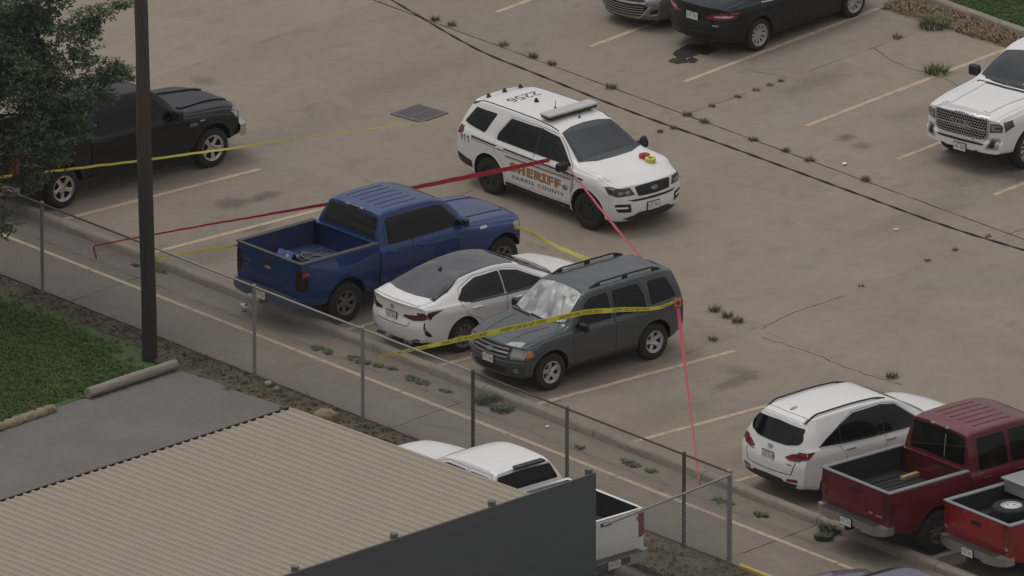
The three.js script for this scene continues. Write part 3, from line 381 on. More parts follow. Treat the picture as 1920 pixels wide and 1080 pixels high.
function loft(o, sec = carSection(o)) {
  const st = o.step || 0.065, n = Math.max(4, Math.round((o.x1 - o.x0) / st)), rows = [], nose = curve(o.nose || 0), tail = curve(o.tail || 0), NL = o.noseL || 0.8, TL = o.tailL || 0.8, nP = o.noseP || 0, tP = o.tailP || 0, ne = o.noseE || 2.6;
  const xs = []; for (let i = 0; i <= n; i++) xs.push(o.x0 + (o.x1 - o.x0) * i / n);
  const wF = curve(o.w)(o.x1), wR = curve(o.w)(o.x0), kF = (x) => sstep(o.x1 - NL, o.x1, x), kR = (x) => 1 - sstep(o.x0, o.x0 + TL, x);
  const bend = (x, y, z) => x + kF(x) * (nose(y) - nP * Math.min(1.3, Math.abs(z) / wF) ** ne) + kR(x) * (tail(y) + tP * Math.min(1.3, Math.abs(z) / wR) ** ne);
  const pos = [], idx = []; let H = 0;
  for (const x of xs) { const s = sec(x); H = s.length; const ring = s.concat(s.slice(1, -1).reverse().map(([z, y]) => [-z, y])); for (const [z, y] of ring) pos.push(bend(x, y, z), y, z); }
  const R = 2 * H - 2; for (let i = 0; i < n; i++) for (let j = 0; j < R; j++) { const a = i * R + j, b = i * R + (j + 1) % R, c = a + R, d = b + R; idx.push(a, b, c, b, d, c); }
  const K = 14; // end caps: rows across from left to right
  for (const end of [0, 1]) {
    const x = end ? o.x1 : o.x0, s = sec(x), off = end ? n * R : 0, row = []; 
    for (let j = 0; j < H; j++) { const r = []; if (j === 0 || j === H - 1) { for (let k = 0; k <= K; k++) r.push(off + j); } else for (let k = 0; k <= K; k++) { if (k === 0) r.push(off + R - j); else if (k === K) r.push(off + j); else { const z = s[j][0] * (2 * k / K - 1), y = s[j][1]; r.push(pos.length / 3); pos.push(bend(x, y, z), y, z); } } row.push(r); }
    for (let j = 0; j < H - 1; j++) for (let k = 0; k < K; k++) { const a = row[j][k], b = row[j][k + 1], c = row[j + 1][k], d = row[j + 1][k + 1]; for (const t of [[a, b, c], [b, d, c]]) if (t[0] !== t[1] && t[1] !== t[2] && t[0] !== t[2]) end ? idx.push(t[0], t[2], t[1]) : idx.push(...t); }
  }
  let g = new THREE.BufferGeometry(); g.setAttribute('position', new THREE.Float32BufferAttribute(pos, 3)); g.setIndex(idx);
  // orient outward
  { const p = g.attributes.position, a = V3(), b = V3(), c = V3(); let vol = 0; for (let i = 0; i < idx.length; i += 3) { a.fromBufferAttribute(p, idx[i]); b.fromBufferAttribute(p, idx[i + 1]); c.fromBufferAttribute(p, idx[i + 2]); vol += a.dot(b.cross(c)); } if (vol < 0) { for (let i = 0; i < idx.length; i += 3) { const t = idx[i]; idx[i] = idx[i + 1]; idx[i + 1] = t; } g.setIndex(idx); } }
  return toCreasedNormals(g, o.creaseAngle ?? 0.62);
}
const evaluator = new Evaluator(); evaluator.attributes = ['position', 'normal']; evaluator.useGroups = true;
const mA = std(1, 1, 1), mB = std(0, 0, 0), mC = std(0.5, 0, 0);
function carve(geo, cutters) { // cut shapes away; returns the skin and the newly cut faces
  let a = new Brush(geo, mA); a.updateMatrixWorld();
  for (const q of cutters) { const c = Array.isArray(q) ? q[0] : q, b = new Brush(c, Array.isArray(q) ? mC : mB); b.updateMatrixWorld(); a = evaluator.evaluate(a, b, SUBTRACTION); }
  const g = a.geometry, mats = Array.isArray(a.material) ? a.material : [a.material], src = g.index ? g.toNonIndexed() : g, out = { skin: [[], []], cut: [[], []], bed: [[], []] }, P = src.attributes.position.array, N = src.attributes.normal.array;
  for (const gr of g.groups) { const mm = mats[gr.materialIndex], o = mm === mB ? out.cut : mm === mC ? out.bed : out.skin, e = Math.min(gr.start + gr.count, P.length / 3); for (let i = gr.start * 3; i < e * 3; i++) { o[0].push(P[i]); o[1].push(N[i]); } }
  const mk = ([p, n]) => { const q = new THREE.BufferGeometry(); q.setAttribute('position', new THREE.Float32BufferAttribute(p, 3)); q.setAttribute('normal', new THREE.Float32BufferAttribute(n, 3)); return q; };
  return { skin: mk(out.skin), cut: mk(out.cut), bed: mk(out.bed) };
}
const archCut = (x, y, r, z0, z1, flat = 0) => { const g = new THREE.CylinderGeometry(r, r, z1 - z0, 40).rotateX(Math.PI / 2); return g.translate(x, y, (z0 + z1) / 2); };
function roundPoly(pts, r) { // round a polygon's corners
  if (!r) return pts; const out = [], n = pts.length; for (let i = 0; i < n; i++) { const a = pts[(i + n - 1) % n], b = pts[i], c = pts[(i + 1) % n], la = Math.hypot(a[0] - b[0], a[1] - b[1]), lc = Math.hypot(c[0] - b[0], c[1] - b[1]), k = Math.min(r, la * 0.45, lc * 0.45), p = [lp(b[0], a[0], k / la), lp(b[1], a[1], k / la)], q = [lp(b[0], c[0], k / lc), lp(b[1], c[1], k / lc)]; for (let t = 0; t <= 4; t++) { const s = t / 4; out.push([(1 - s) ** 2 * p[0] + 2 * s * (1 - s) * b[0] + s * s * q[0], (1 - s) ** 2 * p[1] + 2 * s * (1 - s) * b[1] + s * s * q[1]]); } } return out;
}
function growPoly(p, d) { let A = 0; const n = p.length; for (let i = 0; i < n; i++) { const a = p[i], b = p[(i + 1) % n]; A += a[0] * b[1] - b[0] * a[1]; } const s = A > 0 ? 1 : -1; return p.map((b, i) => { const a = p[(i + n - 1) % n], c = p[(i + 1) % n]; let nx = 0, ny = 0; for (const [u, v] of [[a, b], [b, c]]) { const l = Math.hypot(v[0] - u[0], v[1] - u[1]) || 1; nx += s * (v[1] - u[1]) / l; ny -= s * (v[0] - u[0]) / l; } const l = Math.hypot(nx, ny) || 1; return [b[0] + nx / l * d, b[1] + ny / l * d]; }); }
function refine(poly, max, hole) { // triangulate and split into small triangles
  const P = []; for (let i = 0; i < poly.length; i++) { const a = poly[i], b = poly[(i + 1) % poly.length], l = Math.hypot(b[0] - a[0], b[1] - a[1]), n = Math.max(1, Math.ceil(l / max)); if (l < 1e-6) continue; for (let k = 0; k < n; k++) P.push([lp(a[0], b[0], k / n), lp(a[1], b[1], k / n)]); }
  const nb = P.length, H = []; if (hole) for (let i = 0; i < hole.length; i++) { const a = hole[i], b = hole[(i + 1) % hole.length], l = Math.hypot(b[0] - a[0], b[1] - a[1]), n = Math.max(1, Math.ceil(l / max)); if (l > 1e-6) for (let k = 0; k < n; k++) H.push([lp(a[0], b[0], k / n), lp(a[1], b[1], k / n)]); }
  const v2 = (q) => q.map((p) => new THREE.Vector2(...p)), A = v2(P), B = v2(H); P.push(...H); let tri; if (hole) { const ccw = THREE.ShapeUtils.area(A) > 0, hc = THREE.ShapeUtils.area(B) > 0, iA = A.map((_, i) => i), iB = B.map((_, i) => nb + i); if (!ccw) { A.reverse(); iA.reverse(); } if (hc) { B.reverse(); iB.reverse(); } const ix = iA.concat(iB); tri = THREE.ShapeUtils.triangulateShape(A, [B]).map((t) => t.map((i) => ix[i])); } else tri = THREE.ShapeUtils.triangulateShape(A, []);
  for (let it = 0; it < 9; it++) {
    const mid = new Map(), key = (a, b) => (a < b ? a + '_' + b : b + '_' + a), len = (a, b) => Math.hypot(P[a][0] - P[b][0], P[a][1] - P[b][1]), out = []; let any = false;
    const m = (a, b) => { if (len(a, b) <= max * 1.01) return -1; const k = key(a, b); if (!mid.has(k)) { mid.set(k, P.length); P.push([(P[a][0] + P[b][0]) / 2, (P[a][1] + P[b][1]) / 2]); } any = true; return mid.get(k); };
    for (const [a, b, c] of tri) { const x = m(a, b), y = m(b, c), z = m(c, a), k = (x >= 0) + (y >= 0) + (z >= 0);
      if (!k) out.push([a, b, c]); else if (k === 3) out.push([a, x, z], [x, b, y], [z, y, c], [x, y, z]);
      else if (k === 1) { if (x >= 0) out.push([a, x, c], [x, b, c]); else if (y >= 0) out.push([a, b, y], [a, y, c]); else out.push([a, b, z], [z, b, c]); }
      else if (x < 0) out.push([c, z, y], [z, a, b], [z, b, y]); else if (y < 0) out.push([a, x, z], [x, b, c], [x, c, z]); else out.push([b, y, x], [a, x, y], [a, y, c]); }
    tri = out; if (!any) break;
  }
  return { P, tri, nb };
}
const flipX = (g) => { const q = g.index ? g.toNonIndexed() : g.clone(), p = q.attributes.position, n = q.attributes.normal, uv = q.attributes.uv; for (let i = 0; i < p.count; i++) { p.setZ(i, -p.getZ(i)); n.setZ(i, -n.getZ(i)); } for (let i = 0; i < p.count; i += 3) for (const a of [p, n, uv]) { if (!a) continue; const s = a.itemSize; for (let k = 0; k < s; k++) { const t = a.array[(i + 1) * s + k]; a.array[(i + 1) * s + k] = a.array[(i + 2) * s + k]; a.array[(i + 2) * s + k] = t; } } return q; };
const VIEW = { side: [(a, b) => [a, b, 3], [0, 0, -1]], front: [(a, b) => [6, b, a], [-1, 0, 0]], rear: [(a, b) => [-6, b, a], [1, 0, 0]], top: [(a, b) => [a, 4, b], [0, -1, 0]] };
class Car {
  constructor(name, label, category, pos, deg, paint, group) { this.g = thing(name, label, category, [pos[0], 0, pos[1]], deg * Math.PI / 180, group); this.paint = paint; this.solid = []; }
  add(name, geo, mat, parent = this.g, label) { return part(name, geo, mat, parent, label); }
  skin(name, geo, cutters, mat, cutName, cutMat, bedMat) { const r = cutters.length ? carve(geo, cutters) : { skin: geo }; this.solid.push(r.skin.attributes.uv ? r.skin : r.skin); if (r.cut) this.solid.push(r.cut); const b = this.add(name, r.skin, mat); if (r.cut && r.cut.attributes.position.count) this.add(cutName, r.cut, cutMat, this.g); if (bedMat) { this.solid.push(r.bed); this.add('bed_liner', r.bed, bedMat); } this.bvh = null; return b; }
  cast(view, a, b) {
    if (!this.bvh) { const l = this.solid.map((g) => { const q = g.index ? g.toNonIndexed() : g, n = new THREE.BufferGeometry(); n.setAttribute('position', q.attributes.position.clone()); n.setAttribute('normal', q.attributes.normal.clone()); return n; }); this.bg = l.length > 1 ? mergeGeometries(l) : l[0]; this.bvh = new MeshBVH(this.bg); }
    const [f, d] = VIEW[view], h = this.bvh.raycastFirst(new THREE.Ray(V3(...f(a, b)), V3(...d)), THREE.DoubleSide); if (!h) return null;
    // shading normal of the body at that point
    const q = this.bg, ix = q.index ? [0, 1, 2].map((k) => q.index.getX(h.faceIndex * 3 + k)) : [0, 1, 2].map((k) => h.faceIndex * 3 + k), P = ix.map((i) => V3().fromBufferAttribute(q.attributes.position, i)), N = ix.map((i) => V3().fromBufferAttribute(q.attributes.normal, i)), w = THREE.Triangle.getBarycoord(h.point, ...P, V3()), n = V3(); if (w) N.forEach((v, i) => n.addScaledVector(v, [w.x, w.y, w.z][i])); if (!w || n.length() < 0.1) n.copy(h.face.normal); n.normalize(); if (n.dot(V3(...d)) > 0) n.negate(); return { p: h.point.clone(), n };
  }
  patchGeo(poly, view, off = 0.004, opt = {}) {
    const { P, tri, nb } = refine(roundPoly(poly, opt.round || 0), opt.max || 0.07, opt.hole && roundPoly(opt.hole, opt.round || 0)), hit = P.map(([a, b]) => this.cast(view, a, b)), pos = [], nor = [], uv = []; let x0 = 1e9, x1 = -1e9, y0 = 1e9, y1 = -1e9; for (const [a, b] of P) { x0 = Math.min(x0, a); x1 = Math.max(x1, a); y0 = Math.min(y0, b); y1 = Math.max(y1, b); }
    const d = V3(...VIEW[view][1]), at = (i, o) => hit[i].p.clone().addScaledVector(hit[i].n, o), put = (i, o, n) => { const v = at(i, o); pos.push(v.x, v.y, v.z); nor.push(n.x, n.y, n.z); const s = (P[i][0] - x0) / (x1 - x0); uv.push(opt.flipU ? 1 - s : s, (P[i][1] - y0) / (y1 - y0)); };
    for (const t of tri) { let [a, b, c] = t; if (!hit[a] || !hit[b] || !hit[c] || hit[a].p.distanceTo(hit[b].p) > 0.4 || hit[b].p.distanceTo(hit[c].p) > 0.4 || hit[a].p.distanceTo(hit[c].p) > 0.4) continue; const n = at(b, 0).sub(at(a, 0)).cross(at(c, 0).sub(at(a, 0))); if (n.dot(d) > 0) [b, c] = [c, b]; for (const i of [a, b, c]) put(i, off, hit[i].n); }
    for (let i = 0; i < nb; i++) { const j = (i + 1) % nb; if (!hit[i] || !hit[j] || hit[i].p.distanceTo(hit[j].p) > 0.4) continue; const e = at(j, off).sub(at(i, off)); let n = e.clone().cross(hit[i].n).normalize(), q = [i, j]; const c = at(i, off).add(at(j, off)).multiplyScalar(0.5); const cen = V3(); { let k = 0; for (let m = 0; m < nb; m += 3) if (hit[m]) { cen.add(hit[m].p); k++; } cen.divideScalar(Math.max(1, k)); } if (n.dot(c.clone().sub(cen)) < 0) { n.negate(); } const A = at(q[0], off), B = at(q[1], off), C = at(q[0], -0.012), D = at(q[1], -0.012), f = B.clone().sub(A).cross(C.clone().sub(A)).dot(n) > 0, L = f ? [A, B, C, B, D, C] : [A, C, B, B, C, D]; for (const v of L) { pos.push(v.x, v.y, v.z); nor.push(n.x, n.y, n.z); uv.push(0, 0); } }
    const g = new THREE.BufferGeometry(); g.setAttribute('position', new THREE.Float32BufferAttribute(pos, 3)); g.setAttribute('normal', new THREE.Float32BufferAttribute(nor, 3)); g.setAttribute('uv', new THREE.Float32BufferAttribute(uv, 2)); return g;
  }
  patch(name, poly, view, mat, opt = {}) { const g = this.patchGeo(poly, view, opt.off, opt); let p = opt.parent || this.g; const a = this.add(name, g, mat, p, opt.label); if (opt.both) { const b = this.add(name, flipX(g), mat, opt.parent2 || p, opt.label); return [a, b]; } return a; }
  wrap(name, front, side, view, mat, opt = {}) { // a lamp that wraps round a corner: one polygon seen from the end, one from the side
    const l = [this.patchGeo(front, view, opt.off, opt)]; if (side) l.push(this.patchGeo(side, 'side', opt.off, opt)); const g = merge(l); const a = this.add(name, g, mat, opt.parent || this.g, opt.label); if (opt.one) return a; return [a, this.add(name, flipX(g), mat, opt.parent || this.g, opt.label)];
  }
  door(poly, win, glass, opt = {}) { // panel with a dark seam round it, window pane and handle, on both sides
    const res = []; const pg = this.patchGeo(poly, 'side', 0.0035, { round: opt.round ?? 0.05 }), sg = this.patchGeo(growPoly(poly, 0.009), 'side', 0.0012, { round: opt.round ?? 0.05, max: 0.09, hole: growPoly(poly, -0.014) }), wg = win && this.patchGeo(win, 'side', 0.013, { round: opt.wr ?? 0.04, max: 0.05 });
    let hg; if (opt.handle) { const h = this.cast('side', ...opt.handle); if (h) { const L = opt.hl || 0.22; hg = new RoundedBoxGeometry(L, 0.032, 0.03, 2, 0.012).translate(h.p.x, h.p.y, h.p.z + 0.022); } }
    for (const s of [1, -1]) { const f = (g) => (s > 0 ? g : flipX(g)), d = this.add('door', f(pg), opt.mat || this.paint, this.g, undefined); this.add('door_seam', f(sg), M.seam, d); if (wg) this.add('window', f(wg), glass, d); if (hg) this.add('handle', f(hg), opt.hmat || this.paint, d); res.push(d); }
    return res;
  }
  both(name, geo, mat, parent) { const g = Array.isArray(geo) ? merge(geo) : geo; return [this.add(name, g, mat, parent), this.add(name, flipX(g), mat, parent)]; }
  wheels(list, make) { for (const [x, z] of list) for (const s of [1, -1]) { const w = make.clone(); w.name = 'wheel'; w.position.set(x, make.userData.r, s * z); if (s < 0) w.rotation.y = Math.PI; w.rotation.z = 0; this.g.add(w); w.children.forEach((k) => { k.rotation.z = rr(0, 6.28); }); } }
  mirror(x, y, z, mat, sz = [0.13, 0.16, 0.24], glassMat) { const g = new RoundedBoxGeometry(sz[0], sz[1], sz[2], 3, Math.min(...sz) * 0.35).translate(x, y, z + sz[2] / 2), a = box(0.06, 0.05, 0.2, x + 0.02, y - sz[1] * 0.3, z - 0.02, 0.015); return this.both('wing_mirror', [g, a], mat); }
  plate(view, z, y, tex = M.plate) { const h = this.cast(view, z, y); if (!h) return; const s = view === 'front' ? 1 : -1; const q = new THREE.Group(); q.name = 'license_plate'; const fr = part('plate_frame', box(0.02, 0.175, 0.33, 0, 0, 0, 0.006), M.black, q), pl = part('plate_face', new THREE.PlaneGeometry(0.305, 0.152).rotateY(s * Math.PI / 2).translate(s * 0.0125, 0, 0), tex, q); q.position.copy(h.p).add(V3(s * 0.012, 0, 0)); q.rotation.z = 0; this.g.add(q); return q; }
  strip(name, pts, view, w, mat, off = 0.004, both = false, parent) { // a narrow band along a line on the body
    const n = pts.length, L = [], R = []; for (let i = 0; i < n; i++) { const a = pts[Math.max(0, i - 1)], b = pts[Math.min(n - 1, i + 1)], l = Math.hypot(b[0] - a[0], b[1] - a[1]), nx = -(b[1] - a[1]) / l * w / 2, ny = (b[0] - a[0]) / l * w / 2; L.push([pts[i][0] + nx, pts[i][1] + ny]); R.push([pts[i][0] - nx, pts[i][1] - ny]); }
    return this.patch(name, L.concat(R.reverse()), view, mat, { off, both, parent, max: 0.09 });
  }
  rail(name, x0, x1, z, lift, r, mat, feet) { const pts = []; for (let i = 0; i <= 8; i++) { const x = lp(x0, x1, i / 8), h = this.cast('top', x, z); if (h) pts.push(h.p.clone().add(V3(0, lift * Math.min(1, Math.sin(Math.PI * i / 8) * 3.2), 0))); } const l = [tube(pts, r, 8, 30).scale(1, 1, 1)]; return this.both(name, l, mat); }
}
function makeWheel(r, w, rimR, style, rimMat, tyreMat = M.tyre) { // axis along z, outer face at +z
  const g = new THREE.Group(), h = w / 2; g.userData.r = r;
  const prof = [[rimR - 0.02, -h + 0.01], [rimR + 0.005, -h], [r - 0.05, -h - 0.004], [r - 0.018, -h + 0.012], [r - 0.002, -h + 0.04], [r, -h * 0.5], [r - 0.006, -h * 0.48], [r, -h * 0.42], [r, h * 0.42], [r - 0.006, h * 0.48], [r, h * 0.5], [r - 0.002, h - 0.04], [r - 0.018, h - 0.012], [r - 0.05, h + 0.004], [rimR + 0.005, h], [rimR - 0.012, h - 0.012], [rimR - 0.03, h - 0.06]].map((a) => new THREE.Vector2(...a));
  part('tyre', new THREE.LatheGeometry(prof, 44).rotateX(Math.PI / 2), tyreMat, g);
  const s = new THREE.Shape(); s.absarc(0, 0, rimR - 0.004, 0, Math.PI * 2);
  const { n, a, r0, r1, tw = 0, split = 0 } = style;
  if (n) for (let k = 0; k < n; k++) { const c = k / n * 2 * Math.PI, hole = (lo, hi) => { const p = new THREE.Path(), N = 6, ri = r0 * rimR, ro = r1 * rimR; const P = []; for (let i = 0; i <= N; i++) { const t = c + lo + (hi - lo) * i / N; P.push([ro * Math.cos(t), ro * Math.sin(t)]); } const m = (lo + hi) / 2, k2 = style.nar ?? 0.45; for (let i = 0; i <= 3; i++) { const t = c + m + tw + (hi - m) * k2 - (hi - lo) * k2 * i / 3; P.push([ri * Math.cos(t), ri * Math.sin(t)]); } P.forEach((q, i) => (i ? p.lineTo(...q) : p.moveTo(...q))); p.closePath(); s.holes.push(p); }; if (split) { hole(-a, -split); hole(split, a); } else hole(-a, a); }
  const e = new THREE.ExtrudeGeometry(s, { depth: 0.025, bevelEnabled: true, bevelSize: 0.008, bevelThickness: 0.01, bevelSegments: 2, curveSegments: 36 }).translate(0, 0, h - 0.055);
  // dish the spokes a little towards the hub
  { const p = e.attributes.position; for (let i = 0; i < p.count; i++) { const q = Math.hypot(p.getX(i), p.getY(i)) / rimR; p.setZ(i, p.getZ(i) - 0.03 * (1 - q * q) * (style.dish ?? 1)); } e.computeVertexNormals(); }
  const rim = part('rim', [e, new THREE.TorusGeometry(rimR - 0.006, 0.011, 8, 44).translate(0, 0, h - 0.012)], rimMat, g);
  part('brake', [new THREE.CylinderGeometry(rimR - 0.012, rimR - 0.012, 0.02, 32).rotateX(Math.PI / 2).translate(0, 0, h - 0.13), new THREE.CylinderGeometry(rimR - 0.012, rimR - 0.012, 0.09, 32, 1, true).rotateX(Math.PI / 2).translate(0, 0, h - 0.085)], M.brake, rim);
  part('hub_cap', new THREE.CylinderGeometry(style.cap || 0.035, (style.cap || 0.035) * 1.1, 0.016, 20).rotateX(Math.PI / 2).translate(0, 0, h - 0.045), style.capMat || rimMat, rim);
  return g;
}
const paintM = (r, g, b, o = {}) => new THREE.MeshPhysicalMaterial({ color: new THREE.Color().setRGB(r, g, b), roughness: 0.42, clearcoat: 0.85, clearcoatRoughness: 0.05, specularIntensity: 0.35, ...o });
M.white = paintM(0.78, 0.77, 0.745); M.black = std(0.013, 0.013, 0.014, 0.55); M.trim = std(0.028, 0.028, 0.03, 0.6); M.seam = std(0.02, 0.02, 0.02, 0.9); M.tyre = std(0.022, 0.021, 0.021, 0.88); M.brake = std(0.03, 0.029, 0.028, 0.7, 0.3); M.well = std(0.012, 0.012, 0.012, 0.95);
M.glass = new THREE.MeshPhysicalMaterial({ color: new THREE.Color().setRGB(0.011, 0.012, 0.012), roughness: 0.05 }); M.glassTint = new THREE.MeshPhysicalMaterial({ color: new THREE.Color().setRGB(0.004, 0.0045, 0.0045), roughness: 0.05, ior: 1.42 });
M.screen = new THREE.MeshPhysicalMaterial({ color: new THREE.Color().setRGB(0.012, 0.014, 0.015), roughness: 0.04, clearcoat: 0.5, map: null });
M.chrome = std(0.62, 0.62, 0.62, 0.16, 1); M.silver = std(0.5, 0.49, 0.48, 0.32, 0.75); M.bumper = std(0.36, 0.355, 0.35, 0.38, 0.75); M.alloy = std(0.52, 0.51, 0.5, 0.35, 0.6); M.gun = std(0.2, 0.195, 0.19, 0.4, 0.6);
M.lampClear = new THREE.MeshPhysicalMaterial({ color: new THREE.Color().setRGB(0.42, 0.42, 0.41), roughness: 0.12, metalness: 0.35, clearcoat: 1, map: dataTex(64, 64, (a, b) => { const k = 0.55 + 0.45 * Math.abs(noise2(a * 5, b * 3)); return [k, k, k]; }) });
M.lampDark = new THREE.MeshPhysicalMaterial({ color: new THREE.Color().setRGB(0.045, 0.047, 0.05), roughness: 0.15, clearcoat: 1 });
M.lampRed = new THREE.MeshPhysicalMaterial({ color: new THREE.Color().setRGB(0.16, 0.008, 0.01), roughness: 0.2, clearcoat: 1 }); M.lampDeep = new THREE.MeshPhysicalMaterial({ color: new THREE.Color().setRGB(0.06, 0.006, 0.008), roughness: 0.2, clearcoat: 1 });
M.amber = new THREE.MeshPhysicalMaterial({ color: new THREE.Color().setRGB(0.5, 0.17, 0.03), roughness: 0.25, clearcoat: 1 });
const plateTex = canvasTex(128, 64, (g) => { g.fillStyle = '#d4d4d2'; g.fillRect(0, 0, 128, 64); g.fillStyle = '#4b4e58'; for (let i = 0; i < 7; i++) if (i !== 3) { g.fillRect(10 + i * 16, 22, 9, 4); g.fillRect(10 + i * 16 + (i * 5) % 7, 22, 4, 26); g.fillRect(10 + i * 16, 34 + (i * 3) % 9, 9, 4); } g.fillStyle = '#8b8fa0'; g.fillRect(36, 6, 56, 7); });
M.plate = new THREE.MeshStandardMaterial({ map: plateTex, roughness: 0.5 });
M.liner = std(0.02, 0.021, 0.021, 0.85);
const oval = (cx, cy, a, b, n = 22) => Array.from({ length: n }, (_, i) => [cx + a * Math.cos(i / n * 6.2832), cy + b * Math.sin(i / n * 6.2832)]);
const rect = (x0, y0, x1, y1) => [[x0, y0], [x1, y0], [x1, y1], [x0, y1]];
const mir = (half) => half.concat(half.filter(([a]) => Math.abs(a) > 1e-6).reverse().map(([a, b]) => [-a, b])); // polygon symmetric in its first coordinate
const mirB = (half) => half.concat(half.filter(([, b]) => Math.abs(b) > 1e-6).reverse().map(([a, b]) => [a, -b])); // symmetric in its second coordinate
// ---------------------------------------------------------------- the police SUV
{
  const c = new Car('police_suv', 'white sheriff patrol SUV with light bar and red tape on its mirror', 'police car', [1.23, -5.18], -48.3, M.white);
  const o = { x0: -2.60, x1: 2.36, top: [[-2.6, 1.70], [-2.3, 1.735], [-1.6, 1.775], [-0.6, 1.785], [0.0, 1.745], [0.3, 1.675], [0.72, 1.46], [1.12, 1.245], [1.35, 1.205], [1.9, 1.14], [2.2, 1.08], [2.36, 1.0]], sh: [[-2.6, 1.17], [-1.5, 1.14], [0, 1.10], [1.0, 1.10], [1.6, 1.09], [2.36, 0.93]], w: [[-2.6, 0.9], [-2.2, 0.965], [-1.4, 0.995], [1.4, 0.995], [1.9, 0.965], [2.36, 0.88]], wt: [[-2.6, 0.62], [-2.2, 0.69], [-0.6, 0.72], [0.3, 0.70], [1.12, 0.82], [1.5, 0.85], [2.0, 0.82], [2.36, 0.74]], bot: [[-2.6, 0.42], [-2.0, 0.28], [1.8, 0.26], [2.36, 0.28]], tail: [[0.4, 0.05], [0.6, 0], [1.0, 0], [1.16, 0.05], [1.72, 0.34]], tailP: 0.15, nose: [[0.2, -0.16], [0.34, -0.05], [0.55, 0], [0.8, -0.02], [0.98, -0.07], [1.05, -0.14]], noseP: 0.26, flare: [[1.433, 0.5, 0.02], [-1.433, 0.5, 0.02]] };
  const R = 0.445, ax = 1.433; c.skin('body', loft(o), [ax, -ax].flatMap((x) => [archCut(x, 0.40, R, 0.62, 1.3), archCut(x, 0.40, R, -1.3, -0.62)]), M.white, 'wheel_arch', M.well);
  c.patch('windshield', mirB([[1.2, 0], [1.17, 0.45], [1.03, 0.81], [0.34, 0.645], [0.27, 0.35], [0.245, 0]].reverse()), 'top', M.screen, { off: 0.005, round: 0.04 });
  const g = M.glassTint;
  c.door([[0.98, 0.42], [1.02, 1.0], [0.95, 1.17], [0.36, 1.62], [-0.12, 1.66], [-0.16, 0.42]], [[0.93, 1.15], [0.36, 1.575], [-0.09, 1.635], [-0.09, 1.155]], g, { handle: [0.0, 1.02] });
  c.door([[-0.18, 0.42], [-0.14, 1.66], [-0.98, 1.655], [-1.3, 1.26], [-1.25, 0.96], [-0.98, 0.72], [-0.92, 0.42]], [[-0.15, 1.155], [-0.15, 1.637], [-0.98, 1.63], [-1.24, 1.28], [-1.25, 1.17]], g, { handle: [-1.08, 1.05] });
  c.patch('pillar_trim', [[-0.09, 1.15], [-0.15, 1.15], [-0.15, 1.64], [-0.09, 1.64]], 'side', M.black, { off: 0.013, both: true });
  c.patch('quarter_window', [[-1.62, 1.21], [-1.40, 1.62], [-2.06, 1.60], [-2.3, 1.27]], 'side', g, { both: true, round: 0.05 });
  c.patch('rear_window', mir([[0, 1.22], [0.66, 1.22], [0.56, 1.62], [0, 1.66]]), 'rear', g, { round: 0.06 });
  c.wrap('tail_lamp', [[0.66, 0.95], [0.89, 0.93], [0.83, 1.19], [0.68, 1.16]], [[-2.55, 0.98], [-2.22, 1.08], [-2.25, 1.19], [-2.52, 1.2]], 'rear', M.lampRed);
  c.patch('hood', mirB([[2.27, 0], [2.22, 0.5], [2.08, 0.76], [1.3, 0.86], [1.24, 0.5], [1.26, 0]].reverse()), 'top', M.white, { off: 0.004, round: 0.05 });
  c.wrap('headlight', [[0.47, 0.82], [0.80, 0.80], [0.90, 0.84], [0.90, 0.955], [0.55, 0.965]], [[2.19, 0.815], [2.0, 0.87], [1.86, 0.97], [2.0, 0.985], [2.18, 0.955]], 'front', M.lampDark, { max: 0.03, off: 0.006 });
  c.patch('headlight_lens', [[0.56, 0.85], [0.66, 0.845], [0.66, 0.9], [0.57, 0.91]], 'front', M.lampClear, { off: 0.008, both: true, round: 0.02 }); c.patch('headlight_lens', [[0.69, 0.845], [0.78, 0.84], [0.79, 0.89], [0.69, 0.9]], 'front', M.lampClear, { off: 0.008, both: true, round: 0.02 });
  const gr = c.patch('grille', mir([[0, 0.775], [0.40, 0.785], [0.455, 0.97], [0.3, 0.985], [0, 0.99]]), 'front', M.black, { off: 0.006, round: 0.03 });
  for (let i = 0; i < 6; i++) c.strip('grille_bar', [[-0.40 - 0.01 * (i > 2), 0.805 + i * 0.03], [0, 0.802 + i * 0.03], [0.40 + 0.01 * (i > 2), 0.805 + i * 0.03]], 'front', 0.008, M.trim, 0.011, false, gr);
  c.patch('emblem', oval(0, 0.885, 0.085, 0.034), 'front', new THREE.MeshPhysicalMaterial({ roughness: 0.3, metalness: 0.2, map: canvasTex(128, 64, (q) => { q.fillStyle = '#b9bcc4'; q.fillRect(0, 0, 128, 64); q.fillStyle = '#2c3c66'; q.beginPath(); q.ellipse(64, 32, 55, 24, 0, 0, 7); q.fill(); q.fillStyle = '#dfe2e8'; q.font = 'italic bold 34px serif'; q.textAlign = 'center'; q.fillText('Ford', 64, 43); }) }), { off: 0.012, max: 0.04 });
  c.patch('lower_intake', mir([[0, 0.685], [0.52, 0.69], [0.62, 0.725], [0, 0.735]]), 'front', M.black, { off: 0.004 });
  c.patch('fog_lamp_recess', [[0.55, 0.47], [0.80, 0.49], [0.86, 0.60], [0.84, 0.655], [0.57, 0.645]], 'front', M.black, { off: 0.004, both: true, round: 0.03 }); c.patch('fog_lamp_bar', [[0.62, 0.555], [0.86, 0.565], [0.86, 0.6], [0.62, 0.59]], 'front', M.white, { off: 0.009, both: true });
  c.patch('skid_plate', mir([[0, 0.285], [0.55, 0.29], [0.70, 0.34], [0.48, 0.40], [0.38, 0.455], [0, 0.46]]), 'front', M.trim, { off: 0.006 });
  c.strip('sill_cladding', [[-0.95, 0.335], [0, 0.315], [0.95, 0.325]], 'side', 0.11, M.trim, 0.006, true);
